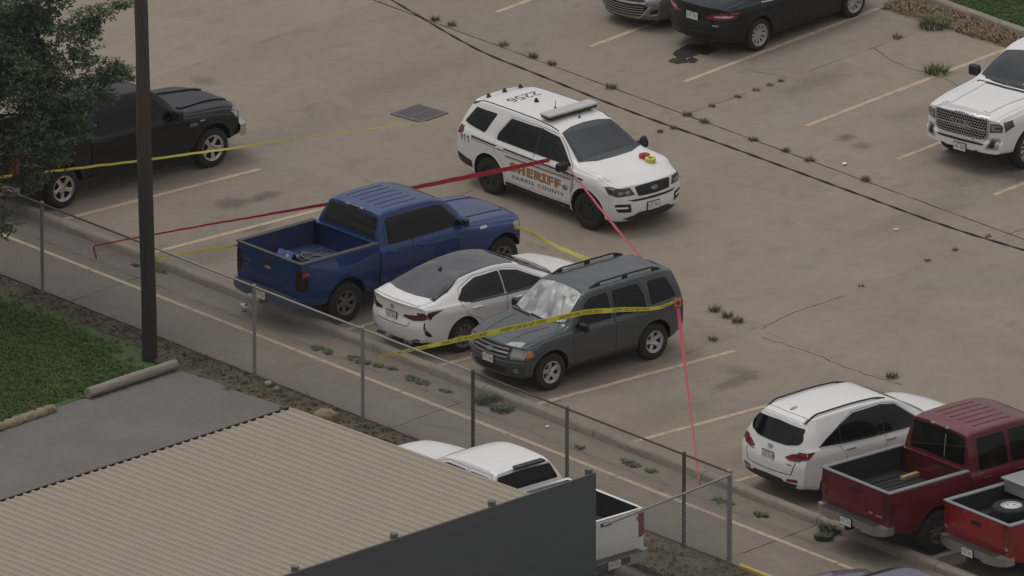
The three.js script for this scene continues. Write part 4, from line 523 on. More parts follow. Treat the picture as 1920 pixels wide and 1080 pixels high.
  c.patch('rear_bumper_cladding', mir([[0, 0.43], [0.86, 0.44], [0.87, 0.60], [0, 0.58]]), 'rear', M.trim, { off: 0.006 }); c.patch('rear_bumper_cladding', [[-2.50, 0.42], [-1.92, 0.42], [-1.95, 0.56], [-2.52, 0.63]], 'side', M.trim, { both: true, off: 0.006 });
  c.plate('front', 0.06, 0.545);
  c.mirror(0.80, 1.15, 0.93, M.black, [0.14, 0.17, 0.26]);
  { const p = V3(0.92, 1.26, -0.86); c.add('spot_lamp', [new THREE.SphereGeometry(0.085, 16, 10).scale(0.8, 1, 1).translate(p.x + 0.03, p.y + 0.03, p.z - 0.1), rod(p, p.clone().add(V3(0.02, 0.02, -0.08)), 0.02)], M.black); }
  for (const z of [0.66]) c.both('roof_channel', c.strip('x', [[0.28, z], [-0.6, z + 0.02], [-1.5, z + 0.005], [-2.25, z - 0.02]], 'top', 0.028, M.black, 0.004, false, new THREE.Group()).geometry, M.black);
  c.strip('spoiler', [[-2.32, -0.56], [-2.35, 0], [-2.32, 0.56]], 'top', 0.05, M.black, 0.01);
  { // light bar
    const x = -0.17, y = c.cast('top', x, 0).p.y; const b = c.add('light_bar', [new RoundedBoxGeometry(0.30, 0.055, 1.30, 3, 0.025).translate(x, y + 0.105, 0)], std(0.5, 0.49, 0.48, 0.35, 0)); c.add('light_bar_base', box(0.27, 0.05, 1.24, x, y + 0.055, 0, 0.015), M.black, b); for (const s of [-0.5, 0.5]) c.add('foot', box(0.12, 0.05, 0.05, x, y + 0.015, s), M.black, b); for (let i = 0; i < 3; i++) c.add('lens', box(0.305, 0.02, 0.36, x, y + 0.088, -0.42 + i * 0.42, 0.008), std(0.12, 0.12, 0.13, 0.2), b);
  }
  for (const [x, z, s] of [[-2.06, 0.42, 1], [-2.06, 0.0, 1], [-2.06, -0.42, 1], [-1.1, 0.02, 1]]) { const h = c.cast('top', x, z), q = h.p; c.add('antenna', [new THREE.CylinderGeometry(0.012, 0.055, 0.075, 14).translate(q.x, q.y + 0.037, q.z), new THREE.ConeGeometry(0.045, 0.07, 10).rotateZ(0.5).translate(q.x - 0.03, q.y + 0.04, q.z)], M.black); }
  for (const [x, z] of [[-0.55, 0.02], [0.08, -0.05]]) { const q = c.cast('top', x, z).p; c.add('antenna', [new THREE.CylinderGeometry(0.006, 0.008, 0.16, 8).translate(q.x, q.y + 0.08, q.z), new THREE.CylinderGeometry(0.02, 0.025, 0.03, 10).translate(q.x, q.y + 0.012, q.z)], M.black); }
  const wheel = makeWheel(0.375, 0.25, 0.225, { n: 8, a: 0.22, r0: 0.62, r1: 0.86, cap: 0.055, capMat: M.silver, dish: 0.6 }, std(0.024, 0.024, 0.025, 0.5, 0.2)); c.wheels([[ax, 0.855], [-ax, 0.855]], wheel);
  // lettering: printed on thin film on the paint
  const film = (w, h, draw) => new THREE.MeshPhysicalMaterial({ map: canvasTex(w, h, (q) => { q.fillStyle = '#fff'; q.fillRect(0, 0, w, h); draw(q, w, h); }), color: M.white.color, roughness: 0.42, clearcoat: 1, clearcoatRoughness: 0.06 });
  c.patch('roof_number', rect(-1.70, -0.47, -1.28, 0.47), 'top', film(256, 512, (q) => { q.save(); q.translate(128, 256); q.rotate(-Math.PI / 2); q.scale(1, 1); q.fillStyle = '#23252a'; q.font = 'bold 200px sans-serif'; q.textAlign = 'center'; q.textBaseline = 'middle'; q.scale(1, -1.05); q.fillText('2256', 0, 8); q.restore(); }), { off: 0.002 });
  const gold = (t, flip) => film(1024, 384, (q) => { q.textAlign = 'center'; q.textBaseline = 'alphabetic'; q.fillStyle = '#2a3050'; q.fillRect(0, 4, 1024, 20); q.fillStyle = '#b98a3f'; q.fillRect(0, 30, 1024, 10);
    q.font = 'bold 190px sans-serif'; q.save(); q.translate(470, 232); q.scale(1.08, 1); q.lineWidth = 16; q.strokeStyle = '#5a3a1e'; q.strokeText('SHERIFF', 0, 0); q.fillStyle = '#c98640'; q.fillText('SHERIFF', 0, 0); q.restore(); q.font = 'bold 84px sans-serif'; q.fillStyle = '#3a3d46'; q.save(); q.translate(500, 352); q.scale(1.22, 1); q.fillText('HARRIS  COUNTY', 0, 0); q.restore();
    q.translate(935, 190); q.fillStyle = '#8d8256'; q.beginPath(); for (let i = 0; i < 10; i++) { const r = i % 2 ? 26 : 66, t = i * Math.PI / 5 - Math.PI / 2; q.lineTo(r * Math.cos(t), r * Math.sin(t)); } q.fill(); q.strokeStyle = '#3a3d46'; q.lineWidth = 6; q.beginPath(); q.arc(0, 0, 40, 0, 7); q.stroke(); });
  const gm = gold(); const lg = c.patchGeo(rect(-0.92, 0.47, 0.99, 0.95), 'side', 0.0055, { max: 0.07 }); c.add('side_lettering', lg, gm); { const l2 = c.patchGeo(rect(-0.92, 0.47, 0.99, 0.95), 'side', 0.0055, { max: 0.07, flipU: true }); c.add('side_lettering', flipX(l2), gm); }
  const nine = film(256, 160, (q) => { q.fillStyle = '#262b48'; q.font = 'bold 150px sans-serif'; q.textAlign = 'center'; q.fillText('911', 128, 134); }), np = rect(-2.34, 0.885, -1.99, 1.09); c.add('emergency_number', c.patchGeo(np, 'side', 0.003, {}), nine); c.add('emergency_number', flipX(c.patchGeo(np, 'side', 0.003, { flipU: true })), nine);
  const navy = std(0.022, 0.026, 0.075, 0.4); c.strip('blue_stripe', [[-1.95, 1.075], [-1.2, 1.055], [-0.2, 1.035], [0.95, 1.02], [1.35, 1.0]], 'side', 0.032, navy, 0.0075, true); c.strip('gold_stripe', [[-1.95, 1.035], [-1.2, 1.013], [-0.2, 0.993], [0.95, 0.978], [1.3, 0.962]], 'side', 0.013, std(0.36, 0.23, 0.09, 0.4), 0.0075, true);
  c.strip('fender_seam', [[1.06, 0.98], [1.06, 0.80], [0.99, 0.66]], 'side', 0.02, M.seam, 0.004, true);
  const word = film(128, 48, (q) => { q.fillStyle = '#33383f'; q.font = 'bold 38px sans-serif'; q.fillText('K 7', 20, 36); }); c.add('fender_mark', c.patchGeo(rect(1.14, 0.90, 1.32, 0.965), 'side', 0.004, {}), word);
  // rolls of tape on the hood
  const roll = (x, z, col, label) => { const t = thing('tape_roll', label, 'tape roll'), h = c.cast('top', x, z); c.g.updateMatrixWorld(); const p = c.g.localToWorld(h.p.clone()); t.position.copy(p); t.position.y -= 0.01; t.rotation.set(rr(-0.06, 0.06), rr(0, 3), rr(-0.04, 0.04)); const R2 = 0.108, R1 = 0.04, H = 0.09; part('tape_winding', new THREE.LatheGeometry([[R1, 0.004], [R1 + 0.004, 0], [R2 - 0.006, 0], [R2, 0.006], [R2, H - 0.006], [R2 - 0.006, H], [R1 + 0.004, H], [R1, H - 0.004], [R1, 0.004]].map((a) => new THREE.Vector2(...a)), 32), col, t); part('core', new THREE.CylinderGeometry(R1, R1, H * 0.96, 24, 1, true).translate(0, H / 2, 0), std(0.2, 0.15, 0.1, 0.9, 0, { side: 2 }), t); };
  c.g.updateMatrixWorld(); roll(1.53, -0.46, std(0.36, 0.02, 0.035, 0.5), 'red roll of barrier tape on the hood of the police SUV'); roll(1.72, -0.44, std(0.58, 0.50, 0.07, 0.5), 'yellow roll of barrier tape on the hood of the police SUV');
}
// ---------------------------------------------------------------- the grey SUV
{
  const paint = paintM(0.066, 0.077, 0.082, { metalness: 0.35, roughness: 0.4 });
  const c = new Car('compact_suv', 'dark grey green compact SUV with yellow tape stretched across its hood', 'suv', [1.15, 4.34], -138.7, paint), ax = 1.31;
  const o = { x0: -2.2, x1: 2.12, top: [[-2.2, 1.60], [-1.9, 1.67], [-1.0, 1.70], [-0.1, 1.695], [0.22, 1.655], [0.40, 1.55], [0.62, 1.38], [0.9, 1.155], [1.1, 1.115], [1.7, 1.065], [2.0, 1.01], [2.12, 0.94]], sh: [[-2.2, 1.06], [-1, 1.045], [0.6, 1.03], [1.3, 1.02], [2.12, 0.89]], w: [[-2.2, 0.83], [-1.9, 0.885], [-1.2, 0.905], [1.2, 0.905], [1.7, 0.885], [2.12, 0.82]], wt: [[-2.2, 0.60], [-1.8, 0.645], [-0.5, 0.665], [0.25, 0.645], [0.9, 0.77], [1.4, 0.80], [2.12, 0.72]], bot: [[-2.2, 0.42], [-1.8, 0.32], [1.7, 0.30], [2.12, 0.32]], tail: [[0.4, 0.05], [0.6, 0], [1.05, 0.01], [1.62, 0.17]], tailP: 0.1, nose: [[0.28, -0.1], [0.42, -0.02], [0.6, 0], [0.74, -0.01], [0.82, -0.05], [0.97, -0.1]], noseP: 0.22, flare: [[ax, 0.47, 0.025], [-ax, 0.47, 0.025]], crease: 0.004 };
  c.skin('body', loft(o), [ax, -ax].flatMap((x) => [archCut(x, 0.39, 0.425, 0.58, 1.2), archCut(x, 0.39, 0.425, -1.2, -0.58)]), paint, 'wheel_arch', M.well);
  const skyGlareMat = new THREE.MeshPhysicalMaterial({ roughness: 0.3, metalness: 0.25, clearcoat: 0.5, color: 0xffffff, map: dataTex(256, 128, (a, b) => { const k = 0.30 + 0.2 * fbm(a * 1.6, b * 4, 2) + 0.22 * sstep(0.2, 0.7, fbm(a * 2.2 + b * 1.6, b * 3, 2)); return [k, k * 1.01, k]; }) });  // pale sky reflection streaks painted into the opaque windshield colour
  const ws = [[0.93, 0], [0.915, 0.4], [0.82, 0.745], [0.26, 0.605], [0.21, 0.3], [0.2, 0]];
  c.patch('windshield', mirB([[0.90, 0], [0.885, 0.4], [0.80, 0.70], [0.28, 0.575], [0.235, 0.3], [0.225, 0]].reverse()), 'top', skyGlareMat, { off: 0.008, round: 0.04, max: 0.05 });
  c.patch('windshield_border', mirB([...ws].reverse()), 'top', M.black, { off: 0.0015, round: 0.04 });
  const tb = 0.03;
  c.door([[0.72, 0.44], [0.78, 0.9], [0.72, 1.06], [0.30, 1.50], [0.16, 1.58], [-0.30, 1.60], [-0.31, 0.44]], [[0.66, 1.08], [0.30, 1.47], [0.14, 1.545], [-0.25, 1.565], [-0.25, 1.08]], M.glassTint, { handle: [-0.16, 0.98], hmat: paint });
  c.door([[-0.33, 0.44], [-0.32, 1.60], [-1.06, 1.595], [-1.2, 1.30], [-1.18, 1.0], [-0.9, 0.74], [-0.86, 0.44]], [[-0.37, 1.08], [-0.37, 1.565], [-1.02, 1.56], [-1.13, 1.30], [-1.13, 1.08]], M.glassTint, { handle: [-1.0, 0.98], hmat: paint });
  c.patch('quarter_window', [[-1.27, 1.10], [-1.27, 1.55], [-1.75, 1.53], [-1.95, 1.14]], 'side', M.glassTint, { both: true, round: 0.06 });
  c.patch('rear_window', mir([[0, 1.1], [0.62, 1.1], [0.54, 1.52], [0, 1.55]]), 'rear', M.glassTint, { round: 0.06 });
  c.wrap('tail_lamp', [[0.66, 0.78], [0.83, 0.78], [0.79, 1.12], [0.68, 1.12]], [[-2.17, 0.8], [-2.06, 0.8], [-2.03, 1.12], [-2.13, 1.14]], 'rear', M.lampRed);
  c.patch('hood', mirB([[2.02, 0], [1.98, 0.45], [1.9, 0.66], [1.0, 0.80], [0.97, 0.4], [0.98, 0]].reverse()), 'top', paint, { off: 0.004, round: 0.04 });
  for (const s of [0.36]) c.both('hood_crease', c.strip('x', [[1.96, s], [1.5, s + 0.06], [1.04, s + 0.14]], 'top', 0.03, paint, 0.011, false, new THREE.Group()).geometry, paint);
  const gr = c.patch('grille', mir([[0, 0.70], [0.44, 0.71], [0.50, 0.90], [0, 0.915]]), 'front', M.black, { off: 0.005, round: 0.03 });
  for (const y of [0.725, 0.80, 0.875]) c.strip('grille_bar', [[-0.46, y], [-0.2, y - 0.004], [0, y - 0.006], [0.2, y - 0.004], [0.46, y]], 'front', 0.028, M.silver, 0.016, false, gr);
  c.patch('emblem', oval(0, 0.80, 0.095, 0.04), 'front', std(0.30, 0.31, 0.34, 0.3, 0.4), { off: 0.022, max: 0.04 });
  c.wrap('headlight', [[0.52, 0.70], [0.80, 0.71], [0.81, 0.88], [0.53, 0.905]], [[1.93, 0.72], [1.72, 0.76], [1.74, 0.87], [1.95, 0.885]], 'front', M.lampClear, { round: 0.02 });
  c.patch('indicator', [[1.87, 0.745], [1.735, 0.77], [1.75, 0.86], [1.88, 0.86]], 'side', M.amber, { both: true, off: 0.008 });
  c.strip('bumper_strip', [[-0.8, 0.655], [-0.4, 0.64], [0, 0.635], [0.4, 0.64], [0.8, 0.655]], 'front', 0.03, M.gun, 0.014);
  c.patch('lower_intake', mir([[0, 0.40], [0.42, 0.41], [0.48, 0.52], [0, 0.53]]), 'front', M.black, { round: 0.03 }); c.patch('fog_lamp', oval(0.64, 0.475, 0.05, 0.045), 'front', M.lampClear, { both: true, off: 0.006, max: 0.03 });
  c.plate('front', 0, 0.625); c.mirror(0.56, 1.11, 0.86, M.black, [0.12, 0.16, 0.22]);
  for (const z of [0.54]) { c.rail('roof_rail', 0.05, -1.75, z, 0.055, 0.019, M.black); for (const x of [-0.15, -0.85, -1.6]) { const q = c.cast('top', x, z).p; c.both('rail_foot', box(0.12, 0.05, 0.04, q.x, q.y + 0.02, q.z, 0.01), M.black); } }
  for (const s of [0.16, -0.38]) c.strip('wiper', [[0.95, s], [0.91, s + 0.3], [0.88, s + 0.55]], 'top', 0.02, M.black, 0.02);
  c.strip('sill_cladding', [[-0.85, 0.37], [0, 0.355], [0.85, 0.36]], 'side', 0.09, M.trim, 0.005, true);
  c.wheels([[ax, 0.785], [-ax, 0.785]], makeWheel(0.362, 0.225, 0.222, { n: 5, a: 0.40, r0: 0.34, r1: 0.84, nar: 0.5, cap: 0.035 }, M.alloy));
  c.add('antenna', rod(V3(1.0, 1.1, -0.72), V3(0.85, 1.75, -0.74), 0.005, 6), M.black);
}
// ---------------------------------------------------------------- the white crossover
{
  const c = new Car('crossover_suv', 'white crossover SUV with black roof rails beside the dark red truck', 'suv', [6.50, 10.42], 40.0, M.white), ax = 1.35;
  const o = { x0: -2.28, x1: 2.36, top: [[-2.28, 1.56], [-2.0, 1.61], [-1.4, 1.655], [-0.7, 1.67], [0.0, 1.635], [0.3, 1.57], [0.75, 1.33], [1.15, 1.10], [1.4, 1.065], [1.9, 0.98], [2.2, 0.87], [2.36, 0.76]], sh: [[-2.28, 1.09], [-1.4, 1.08], [0, 1.0], [1.2, 0.97], [1.8, 0.91], [2.36, 0.71]], w: [[-2.28, 0.89], [-1.9, 0.925], [-1.2, 0.94], [1.2, 0.94], [1.8, 0.91], [2.36, 0.78]], wt: [[-2.28, 0.56], [-1.8, 0.65], [-0.6, 0.675], [0.25, 0.65], [1.1, 0.77], [1.6, 0.80], [2.36, 0.62]], bot: [[-2.28, 0.36], [-1.8, 0.27], [1.8, 0.25], [2.36, 0.27]], tail: [[0.3, 0.08], [0.5, 0], [0.75, 0.0], [0.95, 0.06], [1.12, 0.12], [1.57, 0.34]], tailP: 0.15, noseP: 0.3, nose: [[0.2, -0.1], [0.5, 0], [0.8, -0.08]], flare: [[ax, 0.47, 0.015], [-ax, 0.47, 0.02]] };
  c.skin('body', loft(o), [ax, -ax].flatMap((x) => [archCut(x, 0.37, 0.415, 0.6, 1.2), archCut(x, 0.37, 0.415, -1.2, -0.6)]), M.white, 'wheel_arch', M.well);
  c.patch('windshield', mirB([[1.2, 0], [1.17, 0.4], [1.02, 0.75], [0.33, 0.595], [0.26, 0.3], [0.24, 0]].reverse()), 'top', M.screen, { off: 0.005, round: 0.04 });
  c.door([[0.86, 0.36], [0.92, 0.85], [0.86, 1.03], [0.28, 1.50], [-0.10, 1.575], [-0.16, 0.36]], [[0.84, 1.05], [0.26, 1.46], [-0.1, 1.53], [-0.12, 1.03]], M.glassTint, { handle: [-0.02, 0.94], hmat: M.silver });
  c.door([[-0.18, 0.36], [-0.12, 1.575], [-0.8, 1.575], [-1.2, 1.40], [-1.3, 1.10], [-1.1, 0.8], [-0.9, 0.6], [-0.86, 0.36]], [[-0.16, 1.035], [-0.14, 1.533], [-0.8, 1.53], [-1.18, 1.38], [-1.2, 1.09]], M.glassTint, { handle: [-1.03, 0.98], hmat: M.silver });
  c.patch('window_surround', [[0.87, 1.02], [0.27, 1.485], [-0.1, 1.555], [-0.8, 1.555], [-1.2, 1.40], [-1.58, 1.225], [-1.76, 1.12], [-1.2, 1.07], [-0.15, 1.015]], 'side', M.black, { both: true, off: 0.008, round: 0.03 });
  c.patch('quarter_window', [[-1.23, 1.095], [-1.21, 1.37], [-1.56, 1.22], [-1.72, 1.135]], 'side', M.glassTint, { both: true, round: 0.03, off: 0.011 });
  c.strip('window_chrome', [[-1.72, 1.115], [-1.2, 1.07], [-0.5, 1.03], [0.3, 1.01], [0.84, 1.02]], 'side', 0.018, M.silver, 0.0145, true);
  c.patch('rear_window', mir([[0, 1.125], [0.42, 1.135], [0.66, 1.19], [0.72, 1.27], [0.62, 1.47], [0, 1.5]]), 'rear', M.glassTint, { round: 0.06, off: 0.010, max: 0.04 });
  c.strip('spoiler', [[-1.82, -0.54], [-1.86, 0], [-1.82, 0.54]], 'top', 0.13, M.white, 0.016); c.strip('spoiler_seam', [[-1.74, -0.55], [-1.78, 0], [-1.74, 0.55]], 'top', 0.012, M.seam, 0.006);
  c.patch('tailgate_seam', mir([[0, 0.60], [0.62, 0.62], [0.70, 0.86], [0.68, 0.865], [0.605, 0.632], [0, 0.612]]), 'rear', M.seam, { off: 0.003 });
  c.wrap('tail_lamp', [[0.42, 0.93], [0.55, 0.885], [0.78, 0.90], [0.82, 1.045], [0.6, 1.02]], [[-2.18, 0.90], [-2.0, 0.98], [-1.86, 1.07], [-2.1, 1.07]], 'rear', M.lampRed, { round: 0.02, off: 0.011, max: 0.04 });
  c.patch('reflector', [[0.5, 0.47], [0.76, 0.49], [0.76, 0.55], [0.52, 0.535]], 'rear', M.lampRed, { both: true, round: 0.02 });
  c.patch('rear_bumper_cladding', mir([[0, 0.36], [0.68, 0.37], [0.74, 0.45], [0.45, 0.46], [0.38, 0.51], [0, 0.52]]), 'rear', M.trim, { off: 0.006 });
  c.patch('emblem', oval(0, 1.035, 0.075, 0.04), 'rear', M.silver, { off: 0.01, max: 0.03 });
  c.plate('rear', 0.0, 0.87);
  c.patch('badge', rect(-0.62, 0.865, -0.42, 0.895), 'rear', M.silver, { off: 0.006 }); c.patch('badge', rect(0.5, 0.80, 0.62, 0.825), 'rear', M.silver, { off: 0.006 });
  c.wrap('headlight', [[0.42, 0.64], [0.70, 0.68], [0.72, 0.78], [0.5, 0.74]], [[2.12, 0.72], [1.75, 0.86], [1.78, 0.92], [2.1, 0.82]], 'front', M.lampDark); c.patch('grille', mir([[0, 0.42], [0.3, 0.44], [0.40, 0.72], [0, 0.74]]), 'front', M.black);
  c.rail('roof_rail', 0.12, -1.85, 0.57, 0.03, 0.018, M.black); { const q = c.cast('top', -1.62, 0.0).p; c.add('antenna', new THREE.SphereGeometry(0.06, 16, 8, 0, 6.3, 0, 1.57).scale(1.5, 0.7, 0.6).translate(q.x, q.y - 0.004, q.z), std(0.5, 0.49, 0.48, 0.5)); }
  c.mirror(0.74, 1.06, 0.90, M.white, [0.13, 0.15, 0.2]);
  c.strip('sill_cladding', [[-0.88, 0.33], [0, 0.315], [0.9, 0.32]], 'side', 0.07, M.trim, 0.005, true);
  c.wheels([[ax, 0.82], [-ax, 0.82]], makeWheel(0.36, 0.235, 0.24, { n: 5, a: 0.44, r0: 0.3, r1: 0.86, split: 0.08 }, M.alloy));
}
// ---------------------------------------------------------------- sedans
{ // white sedan with the black roof
  const c = new Car('sedan', 'white sedan with a black roof between the blue truck and grey SUV', 'car', [-0.40, 2.12], 39.5, M.white), ax = 1.412;
  const o = { x0: -2.49, x1: 2.37, top: [[-2.49, 1.055], [-2.3, 1.10], [-2.1, 1.145], [-1.75, 1.26], [-1.35, 1.375], [-0.9, 1.445], [-0.45, 1.468], [-0.1, 1.44], [0.15, 1.385], [0.7, 1.165], [1.1, 0.99], [1.4, 0.945], [1.9, 0.87], [2.2, 0.78], [2.37, 0.69]], sh: [[-2.49, 0.99], [-1.8, 0.99], [-1.0, 0.955], [0.3, 0.91], [1.2, 0.875], [1.8, 0.82], [2.37, 0.64]], w: [[-2.49, 0.80], [-2.1, 0.875], [-1.4, 0.92], [1.4, 0.915], [1.9, 0.88], [2.37, 0.74]], wt: [[-2.49, 0.66], [-2.1, 0.67], [-1.5, 0.59], [-0.7, 0.58], [0.05, 0.56], [1.05, 0.72], [1.6, 0.76], [2.37, 0.58]], bot: [[-2.49, 0.33], [-2.0, 0.22], [1.8, 0.2], [2.37, 0.22]], tail: [[0.25, 0.1], [0.45, 0.02], [0.62, 0], [0.8, 0.05], [0.98, 0.05], [1.06, 0.02]], tailP: 0.2, noseP: 0.34, nose: [[0.2, -0.1], [0.5, 0], [0.72, -0.09]], flare: [[ax, 0.46, 0.012], [-ax, 0.46, 0.018]], noseE: 2.8 };
  c.skin('body', loft(o), [ax, -ax].flatMap((x) => [archCut(x, 0.345, 0.39, 0.6, 1.2), archCut(x, 0.345, 0.39, -1.2, -0.6)]), M.white, 'wheel_arch', M.well);
  const gloss = new THREE.MeshPhysicalMaterial({ color: new THREE.Color().setRGB(0.016, 0.015, 0.017), roughness: 0.05, clearcoat: 1 });
  c.patch('black_roof', mirB([[0.2, 0], [0.2, 0.3], [0.11, 0.52], [-0.6, 0.54], [-1.36, 0.55], [-1.36, 0]].reverse()), 'top', gloss, { off: 0.004, round: 0.03 });
  c.patch('rear_window', mirB([[-1.32, 0], [-1.32, 0.55], [-1.9, 0.65], [-2.0, 0.62], [-2.1, 0.3], [-2.12, 0]].reverse()), 'top', new THREE.MeshPhysicalMaterial({ color: new THREE.Color().setRGB(0.035, 0.033, 0.036), roughness: 0.08, clearcoat: 0.6 }), { off: 0.007, round: 0.04 });
  c.patch('rear_window_border', [[-1.28, 0.55], [-1.9, 0.655], [-2.02, 0.625], [-1.98, 0.70], [-1.62, 0.66]], 'top', M.black, { off: 0.0085, both: true });
  c.patch('windshield', mirB([[1.1, 0], [1.07, 0.4], [0.94, 0.71], [0.22, 0.55], [0.16, 0.3], [0.15, 0]].reverse()), 'top', M.screen, { off: 0.006, round: 0.04 });
  c.door([[0.86, 0.30], [0.90, 0.75], [0.84, 0.92], [0.10, 1.30], [-0.32, 1.38], [-0.35, 0.30]], [[0.78, 0.935], [0.10, 1.265], [-0.32, 1.35], [-0.33, 0.95]], M.glassTint, { handle: [-0.08, 0.84], hmat: M.white });
  c.door([[-0.37, 0.30], [-0.34, 1.38], [-0.95, 1.37], [-1.4, 1.22], [-1.46, 1.0], [-1.3, 0.75], [-0.98, 0.6], [-0.93, 0.30]], [[-0.37, 0.955], [-0.36, 1.35], [-0.95, 1.335], [-1.3, 1.22], [-1.5, 1.05], [-1.35, 0.985]], M.glassTint, { handle: [-1.1, 0.86], hmat: M.white });
  c.strip('window_trim', [[-1.4, 1.03], [-1.2, 0.965], [-0.3, 0.935], [0.84, 0.915]], 'side', 0.02, M.black, 0.0145, true);
  c.strip('spoiler', [[-2.30, -0.62], [-2.36, -0.3], [-2.38, 0], [-2.36, 0.3], [-2.30, 0.62]], 'top', 0.07, M.white, 0.022);
  c.patch('trunk_seam', mir([[0, 0.62], [0.44, 0.625], [0.5, 0.72], [0.49, 0.725], [0.432, 0.637], [0, 0.632]]), 'rear', M.seam, { off: 0.003 });
  c.wrap('tail_lamp', [[0.30, 0.805], [0.55, 0.755], [0.82, 0.80], [0.84, 0.925], [0.6, 0.87], [0.34, 0.845]], [[-2.33, 0.815], [-2.18, 0.835], [-1.9, 0.96], [-2.16, 0.95], [-2.34, 0.925]], 'rear', M.lampDeep, { off: 0.007 });
  c.patch('tail_lamp_bar', [[0.36, 0.835], [0.58, 0.80], [0.80, 0.835], [0.8, 0.86], [0.58, 0.83], [0.37, 0.85]], 'rear', M.lampRed, { off: 0.011, both: true });
  c.patch('bumper_slit', [[0.755, 0.72], [0.775, 0.76], [0.80, 0.62], [0.82, 0.46], [0.80, 0.45]], 'rear', M.black, { off: 0.005, both: true });
  c.patch('emblem', oval(0, 0.925, 0.06, 0.04), 'rear', M.silver, { off: 0.008, max: 0.03 }); c.plate('rear', 0, 0.75);
  c.patch('diffuser', mir([[0, 0.245], [0.66, 0.26], [0.74, 0.36], [0.62, 0.395], [0.42, 0.31], [0, 0.305]]), 'rear', M.black, { off: 0.005 });
  for (const z of [0.35, 0.45]) c.both('exhaust', new THREE.CylinderGeometry(0.04, 0.04, 0.1, 16, 1, true).rotateZ(Math.PI / 2).translate(-2.38, 0.29, z), M.silver);
  { const q = c.cast('top', -1.26, 0).p; c.add('antenna', new THREE.ConeGeometry(0.05, 0.075, 12).scale(1.4, 1, 0.5).translate(q.x, q.y + 0.035, q.z), M.black); }
  c.wrap('headlight', [[0.36, 0.58], [0.68, 0.62], [0.7, 0.69], [0.4, 0.66]], null, 'front', M.lampDark); c.patch('grille', mir([[0, 0.3], [0.5, 0.32], [0.42, 0.5], [0, 0.52]]), 'front', M.black);
  c.mirror(0.66, 0.93, 0.87, M.white, [0.13, 0.14, 0.2]); c.strip('sill_trim', [[-0.95, 0.245], [0.95, 0.225]], 'side', 0.05, M.black, 0.004, true);
  c.wheels([[ax, 0.80], [-ax, 0.80]], makeWheel(0.335, 0.22, 0.235, { n: 5, a: 0.42, r0: 0.3, r1: 0.86, split: 0.09 }, M.gun));
}
